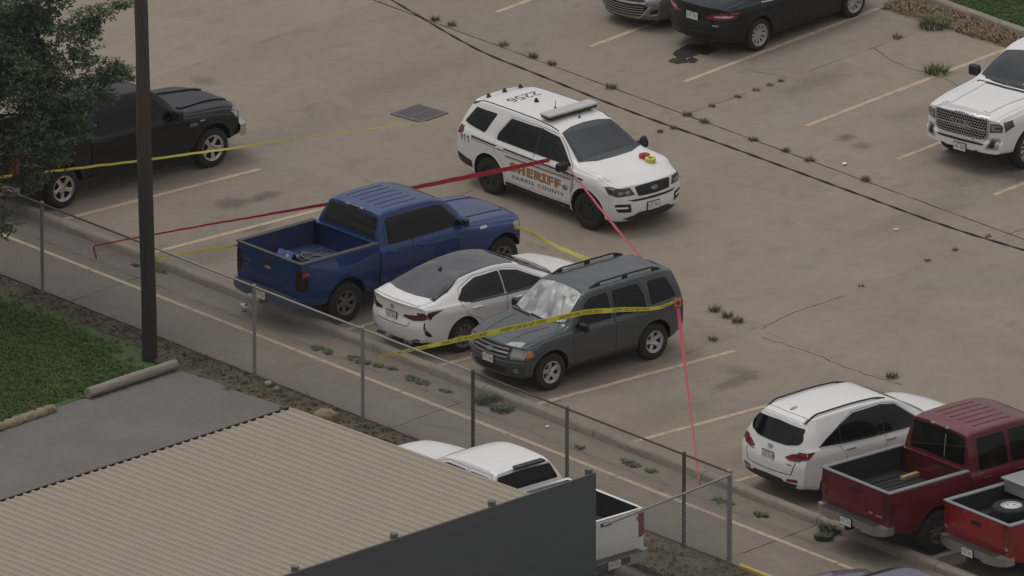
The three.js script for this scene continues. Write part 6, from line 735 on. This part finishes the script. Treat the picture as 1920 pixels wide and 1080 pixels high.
{ // bright red truck at the corner
  const paint = paintM(0.24, 0.010, 0.014), ax = 1.85, c = new Car('pickup_truck', 'bright red pickup truck cut off by the lower right corner', 'pickup truck', [10.89, 14.17], 39.5, paint);
  const b = pickup(c, { ax, x0: -3.06, x1: 2.75, cabR: -1.02, w: 0.96, roof: 1.82, roofF: 0.5, cowl: 1.1, hood: 1.18, belt: 1.16, bed: 1.24, bot: 0.42, r: 0.37, gap: 0.08, paint, bp: -0.3, railCap: std(0.23, 0.235, 0.25, 0.5), tgHandle: std(0.02, 0.004, 0.005, 0.5), hY: 0.18, lampY0: 0.7, lampY1: 1.14, bumper: M.bumper, bumpY: 0.54, plY: 0.0, bedDepth: 0.40, wheel: makeWheel(0.37, 0.25, 0.21, { n: 6, a: 0.3, r0: 0.4, r1: 0.84 }, M.alloy) });
  c.patch('lamp_lens', rect(0.80, 0.74, 0.88, 0.80), 'rear', M.lampClear, { off: 0.011, both: true }); c.patch('lamp_frame', growPoly(rect(0.777, 0.70, 0.907, 1.14), 0.02), 'rear', M.lampDeep, { off: 0.004, both: true });
  c.add('tool_box', new RoundedBoxGeometry(0.55, 0.26, 1.72, 3, 0.03).translate(-1.36, 1.24, 0), std(0.30, 0.30, 0.30, 0.45, 0.3)); c.add('tool_box_lid', new RoundedBoxGeometry(0.6, 0.05, 1.84, 2, 0.02).translate(-1.36, 1.37, 0), std(0.34, 0.34, 0.34, 0.45, 0.3));
  const sp = makeWheel(0.36, 0.22, 0.20, { n: 6, a: 0.26, r0: 0.5, r1: 0.8, cap: 0.05 }, std(0.62, 0.62, 0.6, 0.5)); sp.name = numbered('spare_wheel'); c.g.updateMatrixWorld(); sp.position.copy(c.g.localToWorld(V3(-1.93, b.floor + 0.125, -0.3))); sp.rotation.x = -Math.PI / 2; scene.add(sp); tag(sp, 'spare wheel with white rim lying in the bright red truck bed', 'wheel');
}
{ // white truck at the right edge
  const paint = M.white, ax = 1.87, c = new Car('pickup_truck', 'white pickup truck with big chrome grille at the right edge', 'pickup truck', [10.67, -9.22], 229.6, paint);
  pickup(c, { ax, x0: -3.06, x1: 2.80, cabR: -1.1, w: 1.02, roof: 1.93, roofF: 0.58, cowl: 1.28, hood: 1.33, belt: 1.28, bed: 1.42, bot: 0.42, r: 0.41, gap: 0.07, paint, bp: -0.26, noseDrop: 0.10, noseP: 0.16, noseE: 4, nose: [[0.3, -0.1], [0.5, 0.05], [0.68, 0.05], [0.72, 0], [1.15, 0], [1.25, -0.06]], lampY0: 0.9, lampY1: 1.3, bumper: M.bumper, bumpY: 0.6, crease: 0.012, wheel: makeWheel(0.41, 0.275, 0.29, { n: 6, a: 0.38, r0: 0.3, r1: 0.86, split: 0.07 }, M.chrome), mirror: M.black });
  const mesh = new THREE.MeshStandardMaterial({ roughness: 0.3, metalness: 0.7, map: canvasTex(512, 256, (q) => { q.fillStyle = '#17181a'; q.fillRect(0, 0, 512, 256); q.strokeStyle = '#c9cbce'; q.lineWidth = 6; for (let r = 0; r < 9; r++) for (let k = -1; k < 22; k++) { q.beginPath(); q.moveTo(k * 26 + (r % 2) * 13, r * 30 + 4); q.lineTo(k * 26 + 13 + (r % 2) * 13, r * 30 + 22); q.lineTo(k * 26 + 26 + (r % 2) * 13, r * 30 + 4); q.stroke(); } q.font = 'bold 92px sans-serif'; q.textAlign = 'center'; q.lineWidth = 12; q.strokeStyle = '#c4c6ca'; q.strokeText('GMC', 256, 150); q.fillStyle = '#2a2526'; q.fillText('GMC', 256, 150); }) });
  c.patch('grille', mir([[0, 0.71], [0.50, 0.72], [0.62, 0.80], [0.63, 1.16], [0, 1.185]]), 'front', mesh, { off: 0.02, round: 0.05 });
  c.patch('grille_surround', growPoly(mir([[0, 0.70], [0.52, 0.71], [0.64, 0.79], [0.655, 1.17], [0, 1.195]]), 0.035), 'front', M.silver, { off: 0.008, round: 0.06 }); c.strip('grille_bar', [[-0.6, 0.93], [0, 0.945], [0.6, 0.93]], 'front', 0.03, M.chrome, 0.026); c.strip('hood_lip', [[-0.6, 1.215], [0, 1.235], [0.6, 1.215]], 'front', 0.03, M.chrome, 0.01);
  c.wrap('headlight', [[0.69, 0.90], [0.93, 0.93], [0.95, 1.1], [0.70, 1.09]], [[2.62, 0.93], [2.36, 1.0], [2.38, 1.13], [2.62, 1.11]], 'front', M.lampDark, { off: 0.006 }); c.patch('headlight_lens', [[0.73, 0.945], [0.9, 0.955], [0.9, 0.985], [0.79, 0.98], [0.79, 1.03], [0.9, 1.035], [0.9, 1.065], [0.73, 1.065]], 'front', M.lampClear, { both: true, off: 0.012, max: 0.05 });
  c.patch('fog_surround', [[0.62, 0.56], [0.90, 0.58], [0.90, 0.80], [0.72, 0.80]], 'front', M.silver, { both: true, off: 0.008, round: 0.04 }); c.patch('fog_lamp', [[0.68, 0.60], [0.82, 0.61], [0.82, 0.76], [0.74, 0.765]], 'front', M.black, { both: true, off: 0.014, round: 0.03 });
  c.patch('tow_hook', oval(0.42, 0.46, 0.085, 0.055), 'front', M.silver, { both: true, off: 0.006, max: 0.05 }); c.patch('tow_hook_hole', oval(0.42, 0.46, 0.055, 0.035), 'front', M.black, { both: true, off: 0.01, max: 0.04 });
  c.patch('lower_grille', mir([[0, 0.62], [0.56, 0.63], [0.6, 0.665], [0, 0.67]]), 'front', M.black, { off: 0.006 });
  c.plate('front', -0.02, 0.50); for (const s of [0.48]) c.both('hood_ridge', c.strip('x', [[2.6, s], [2.0, s + 0.03], [1.4, s + 0.1]], 'top', 0.16, paint, 0.02, false, new THREE.Group()).geometry, paint);
  for (const s of [-0.5, 0.1]) c.strip('wiper', [[1.29, s], [1.22, s + 0.55]], 'top', 0.025, M.black, 0.015); c.strip('cowl', [[1.36, -0.74], [1.4, 0], [1.36, 0.74]], 'top', 0.08, M.black, 0.004); c.add('antenna', rod(V3(1.3, 1.25, -0.86), V3(1.22, 2.1, -0.87), 0.006, 6), M.black);
}
{ // white truck beside the carport
  const paint = M.white, ax = 2.0, c = new Car('pickup_truck', 'white pickup truck parked behind the carport roof and dark wall', 'pickup truck', [-0.22, 14.66], 130.8, paint);
  const b = pickup(c, { ax, x0: -2.98, x1: 3.2, cabR: -0.78, w: 1.0, wr: 0.66, roof: 1.88, roofF: 0.86, cowl: 1.52, hood: 1.3, belt: 1.26, bed: 1.42, bot: 0.45, r: 0.41, paint, bp: 0.04, lampY0: 0.88, lampY1: 1.34, bumper: std(0.42, 0.42, 0.42, 0.4, 0.3), bumpY: 0.58, tgHandle: M.black, hY: 0.09, plate: 0, wheel: makeWheel(0.41, 0.275, 0.26, { n: 6, a: 0.36, r0: 0.34, r1: 0.86 }, M.alloy), mirror: M.black });
  c.add('bumper_recess', box(0.205, 0.135, 0.86, -3.07, 0.6, 0, 0.01), M.trim); c.solid.push(box(0.205, 0.135, 0.86, -3.07, 0.6, 0).deleteAttribute('uv')); c.bvh = null; c.plate('rear', 0.02, 0.6);
  { const q = c.cast('top', -0.6, 0); c.add('cab_spoiler', new RoundedBoxGeometry(0.14, 0.05, 0.7, 2, 0.02).translate(-0.7, 1.865, 0.1), M.trim); }
  for (const s of [-0.5, 0.1]) c.strip('wiper', [[1.54, s], [1.46, s + 0.55]], 'top', 0.03, M.black, 0.015);
}
// ---------------------------------------------------------------- barrier tape
function tape(label, pts, mat, twist = 0.5, roll = 0) { // a ribbon hung between points: [x, y, z, width]
  const c = new THREE.CatmullRomCurve3(pts.map((p) => V3(p[0], p[1], p[2])), false, 'centripetal'), L = c.getLength(), n = Math.round(L / 0.06), pos = [], uv = [], idx = [], q = c.getSpacedPoints(n), ph = pts[0][0] * 3.7, W0 = (t) => { const f = t * (pts.length - 1), i = Math.min(pts.length - 2, Math.floor(f)); return lp(pts[i][3], pts[i + 1][3], f - i); };
  for (const s of [0, 1]) for (let i = 0; i <= n; i++) { const p = q[i], d = q[Math.min(n, i + 1)].clone().sub(q[Math.max(0, i - 1)]).normalize(), t = i / n, side = V3(0, 1, 0).cross(d).normalize(), up = d.clone().cross(side).normalize(), a = roll + twist * (noise2(t * L * 0.22 + ph, 3) + 0.25 * noise2(t * L * 1.3, ph)), o = up.multiplyScalar(Math.cos(a)).addScaledVector(side, Math.sin(a)), nn = d.clone().cross(o).normalize().multiplyScalar(s ? -0.0015 : 0.0015), bow = 0.006 * noise2(t * L * 2, 9 + ph); for (const k of [-1, 1]) { const r = p.clone().addScaledVector(o, k * W0(t) / 2).add(nn); r.y += bow; pos.push(r.x, r.y, r.z); uv.push(t * L / 1.3, k > 0 ? 1 : 0); } }
  const S = 2 * (n + 1); for (let i = 0; i < n; i++) { const a = 2 * i; idx.push(a, a + 1, a + 2, a + 1, a + 3, a + 2, S + a, S + a + 2, S + a + 1, S + a + 1, S + a + 2, S + a + 3, a, a + 2, S + a, S + a, a + 2, S + a + 2, a + 1, S + a + 1, a + 3, S + a + 1, S + a + 3, a + 3); }
  const g = new THREE.BufferGeometry(); g.setAttribute('position', new THREE.Float32BufferAttribute(pos, 3)); g.setAttribute('uv', new THREE.Float32BufferAttribute(uv, 2)); g.setIndex(idx); const o = part('barrier_tape', toCreasedNormals(g, 0.8), mat); return tag(o, label, 'barrier tape');
}
const yTex = canvasTex(1024, 64, (g) => { g.fillStyle = '#e0d84e'; g.fillRect(0, 0, 1024, 64); g.fillStyle = '#26251c'; g.fillStyle = '#111008'; g.font = 'bold 58px sans-serif'; g.textBaseline = 'middle'; g.fillText('SHERIFF LINE DO NOT CROSS', 30, 34, 900); }); yTex.wrapS = THREE.RepeatWrapping;
const yellow = new THREE.MeshStandardMaterial({ map: yTex, roughness: 0.45 }), yellowPlain = std(0.78, 0.70, 0.13, 0.5), redT = std(0.42, 0.018, 0.04, 0.45), pinkT = std(0.4, 0.045, 0.075, 0.5);
const _T = [["yellow tape strung low across the black truck to the police SUV", "y", 0.4, [[-11.641, 1.0, -3.119, 0.05], [-10.002, 0.93, -3.901, 0.05], [-8.56, 0.88, -4.562, 0.047], [-7.061, 0.84, -5.261, 0.045], [-5.451, 0.82, -6.001, 0.04], [-3.782, 0.82, -6.75, 0.026], [-2.105, 0.85, -7.348, 0.018], [-0.969, 0.92, -7.535, 0.013]]], ["red tape running from the fence past the blue truck to the police SUV mirror", "r", 0.15, [[-8.038, 1.341, 1.378, 0.035], [-7.095, 1.22, 0.466, 0.035], [-5.567, 1.2, -0.441, 0.04], [-3.723, 1.17, -1.509, 0.06], [-1.868, 1.14, -2.68, 0.08], [-0.312, 1.13, -3.67, 0.095], [0.834, 1.14, -4.382, 0.08]]], ["short loose end of red tape hanging from the fence left of the pole", "r", 0.3, [[-8.049, 1.326, 1.365, 0.05], [-8.029, 1.225, 1.389, 0.05], [-7.988, 1.101, 1.437, 0.05]]], ["yellow tape from the fence behind the pole to the blue truck tailgate", "y", 0.3, [[-6.913, 1.524, 2.684, 0.05], [-6.776, 1.612, 2.842, 0.05], [-6.04, 1.4, 1.892, 0.05], [-5.212, 1.28, 1.14, 0.05], [-4.523, 1.15, 0.547, 0.05]]], ["yellow tape between the blue truck front and the grey SUV roof", "y", 0.25, [[-0.207, 0.95, -1.259, 0.06], [0.258, 1.0, -0.515, 0.075], [0.822, 1.1, 0.653, 0.085], [1.484, 1.25, 1.959, 0.088], [1.939, 1.35, 2.867, 0.08]]], ["printed yellow tape stretched across the hood of the grey SUV", "Y", 0.12, [[-2.494, 1.361, 7.812, 0.05], [-2.013, 1.371, 7.527, 0.065], [-1.31, 1.386, 7.11, 0.085], [-0.757, 1.397, 6.781, 0.1], [-0.0, 1.413, 6.333, 0.105], [0.759, 1.428, 5.883, 0.105], [1.316, 1.44, 5.552, 0.105], [2.029, 1.275, 4.899, 0.1], [2.797, 1.062, 4.171, 0.09], [3.012, 1.077, 3.968, 0.07], [3.146, 1.091, 3.824, 0.05]]], ["pink red tape sloping from the police SUV mirror to the grey SUV", "p", 0.25, [[1.001, 1.14, -4.382, 0.025], [1.196, 1.16, -3.422, 0.037], [1.553, 1.22, -1.809, 0.046], [1.956, 1.32, 0.063, 0.048], [2.404, 1.45, 2.129, 0.044], [2.602, 1.5, 2.956, 0.04]]], ["pink red tape from the grey SUV rear corner down to the fence", "p", 0.2, [[3.167, 0.965, 3.833, 0.06], [3.219, 1.039, 5.791, 0.072], [3.263, 1.102, 7.451, 0.055], [3.314, 1.175, 9.367, 0.04], [3.378, 1.267, 11.796, 0.028], [3.456, 1.378, 14.717, 0.025], [3.476, 1.281, 14.74, 0.03]]]];
for (const [label, m, tw, pts] of _T) tape(label, pts, m === 'Y' ? yellow : m === 'y' ? yellowPlain : m === 'r' ? redT : pinkT, tw, m === 'p' ? 1.25 : 0);
{ // reflector tag where the tapes are tied to the grey SUV
  const t = thing('tape_tag', 'orange tag with dark centre tied to the rear corner of the grey SUV', 'tag', [3.166, 1.061, 3.86]); part('tag_plate', new RoundedBoxGeometry(0.13, 0.17, 0.02, 2, 0.008), std(0.62, 0.22, 0.10, 0.5), t); part('tag_disc', new THREE.CylinderGeometry(0.04, 0.04, 0.012, 20).rotateX(Math.PI / 2).translate(0, -0.01, 0.012), std(0.2, 0.03, 0.03, 0.5), t); t.rotation.y = 0.3;
}
// ---------------------------------------------------------------- tree at the left
{
  const t = thing('oak_tree', 'leafy green tree at the left edge overhanging the fence and the black truck', 'tree', [-10.6, 0, 1.1]);
  const bark = new THREE.MeshStandardMaterial({ roughness: 1, map: dataTex(128, 256, (x, y) => { const k = 1 + 0.4 * fbm(x * 14, y * 9, 3); return [0.07 * k, 0.055 * k, 0.042 * k]; }) });
  const limb = (a, b, c, r0, r1) => { const cv = new THREE.CatmullRomCurve3([a, b, c]), n = 16, g = new THREE.TubeGeometry(cv, n, 1, 8, false), p = g.attributes.position, q = cv.getSpacedPoints(n); for (let i = 0; i <= n; i++) { const ctr = cv.getPointAt(i / n), r = r0 + (r1 - r0) * i / n; for (let j = 0; j <= 8; j++) { const k = i * 9 + j; p.setXYZ(k, ctr.x + (p.getX(k) - ctr.x) * r, ctr.y + (p.getY(k) - ctr.y) * r, ctr.z + (p.getZ(k) - ctr.z) * r); } } g.computeVertexNormals(); return g; };
  const wood = [limb(V3(0, -0.1, 0), V3(0.1, 1.1, 0.05), V3(0.05, 3.0, 0), 0.24, 0.17)], tips = [];
  for (let i = 0; i < 46; i++) { const a = i * 2.4, el = rr(0.1, 1.25), L = rr(1.5, 2.6) * (i % 3 ? 1 : 0.75), b0 = V3(0.05, rr(2.3, 3.2), 0), e = V3(Math.cos(a) * Math.cos(el) * L, Math.sin(el) * L, Math.sin(a) * Math.cos(el) * L).add(b0), m = b0.clone().lerp(e, 0.5).add(V3(rr(-0.2, 0.2), rr(0.1, 0.4), rr(-0.2, 0.2))); wood.push(limb(b0, m, e, 0.055, 0.01)); tips.push([b0, m, e]); }
  part('trunk', wood, bark, t);
  const N = 95000, leaf = new THREE.BufferGeometry(); leaf.setAttribute('position', new THREE.Float32BufferAttribute([0, 0, 0, 0.5, 0.06, 0.32, 1, 0, 0, 0, 0, 0, 1, 0, 0, 0.5, 0.06, -0.32], 3)); leaf.computeVertexNormals();
  const im = new THREE.InstancedMesh(leaf, new THREE.MeshPhysicalMaterial({ color: 0xffffff, roughness: 0.75, transmission: 0.25, thickness: 0, side: THREE.DoubleSide }), N), mx = new THREE.Matrix4(), e3 = new THREE.Euler(), q = new THREE.Quaternion(), col = new THREE.Color();
  // clusters of twigs fill uneven boughs
  const cl = []; for (const [x, y, z, R] of [[1.2, 5.26, 0.0, 1.15], [0.17, 5.48, -0.3, 1.5], [1.82, 5.51, 0.1, 0.75], [1.4, 4.25, 0.2, 1.15], [0.27, 4.07, 0.0, 1.5], [1.96, 4.43, 0.1, 0.7], [1.81, 3.74, 0.3, 0.65], [0.99, 3.27, 0.5, 0.8], [-0.15, 2.88, 0.3, 1.2], [-0.48, 4.6, -1.0, 1.6], [0.89, 5.95, -0.2, 1.0], [0.4, 6.87, 0.0, 1.4], [1.42, 6.98, 0.0, 1.0]]) { const n = Math.round(34 * R ** 2.2); for (let k = 0; k < n; k++) { const v = V3(rr(-1, 1), rr(-1, 1), rr(-1, 1)); if (v.length() > 1) { k--; continue; } v.multiplyScalar(R * (0.55 + 0.45 / Math.max(0.4, v.length()) * 0.9)); const p = V3(x, y, z).add(V3(v.x, v.y * 0.8, v.z)); if (noise2(p.x * 0.9 + p.z * 0.6, p.y * 1.1) < -0.42) continue; cl.push([p, rr(0.16, 0.36), rr(0.7, 1.3)]); } }
  for (const [x, y, z, r] of [[3.2, 6.2, 0.3, 0.1], [2.74, 6.02, 0.2, 0.2], [2.66, 5.73, 0.2, 0.2], [2.43, 5.36, 0.3, 0.25], [2.48, 5.0, 0.2, 0.22], [2.94, 5.01, 0.3, 0.13], [3.16, 4.93, 0.3, 0.11], [3.23, 4.8, 0.35, 0.08], [2.89, 4.77, 0.3, 0.14], [2.71, 4.68, 0.2, 0.2], [2.63, 4.41, 0.2, 0.25], [1.56, 6.17, 0.0, 0.25], [2.02, 6.14, 0.0, 0.2], [2.32, 3.98, 0.2, 0.3], [2.79, 4.3, 0.2, 0.16], [1.91, 3.2, 0.6, 0.2], [2.32, 3.67, 0.4, 0.22], [1.6, 2.87, 0.6, 0.16], [0.9, 1.86, 0.8, 0.2], [0.78, 2.13, 0.8, 0.25], [2.55, 5.63, 0.2, 0.2], [2.13, 5.65, 0.2, 0.3], [2.49, 5.92, 0.2, 0.15]]) { cl.push([V3(x, y, z), r, 1.1], [V3(x - 0.12, y + 0.04, z), r * 1.1, 1]); }
  let k = 0; while (k < N) { const [c, r, b] = cl[Math.floor(rnd() * cl.length)]; const tw = V3(rr(-1, 1), rr(-0.7, 0.7), rr(-1, 1)); if (tw.length() > 1) continue; tw.multiplyScalar(r); const dir = rr(0, 6.28), n = 5 + Math.floor(rnd() * 6); for (let i = 0; i < n && k < N; i++) { const s = rr(0.045, 0.085); e3.set(rr(-0.9, 0.9), dir + rr(-1.2, 1.2), rr(-0.8, 0.6)); q.setFromEuler(e3); mx.compose(c.clone().add(tw).add(V3(Math.cos(dir) * i * 0.025, rr(-0.02, 0.02), -Math.sin(dir) * i * 0.025)), q, V3(s, s, s)); im.setMatrixAt(k, mx); const v = b * rr(0.75, 1.3); col.setRGB(0.105 * v, 0.145 * v, 0.066 * v); im.setColorAt(k, col); k++; } }
  im.name = 'crown'; im.userData.kind = 'stuff'; im.castShadow = im.receiveShadow = true; t.add(im);
}
{ // a second tree mostly outside the left edge, shading the lawn and the alley
  const first = scene.children.find((o) => o.name === 'oak_tree'), b = first.clone(); b.name = numbered('oak_tree'); b.position.set(-13.75, -0.1, 4.6); b.rotation.y = 2.6; b.scale.setScalar(1.12); scene.add(b); b.userData = { ...first.userData, label: 'second leafy tree beyond the left edge with only hanging twigs in view' };
}
shade(scene);
renderer.render(scene, camera);
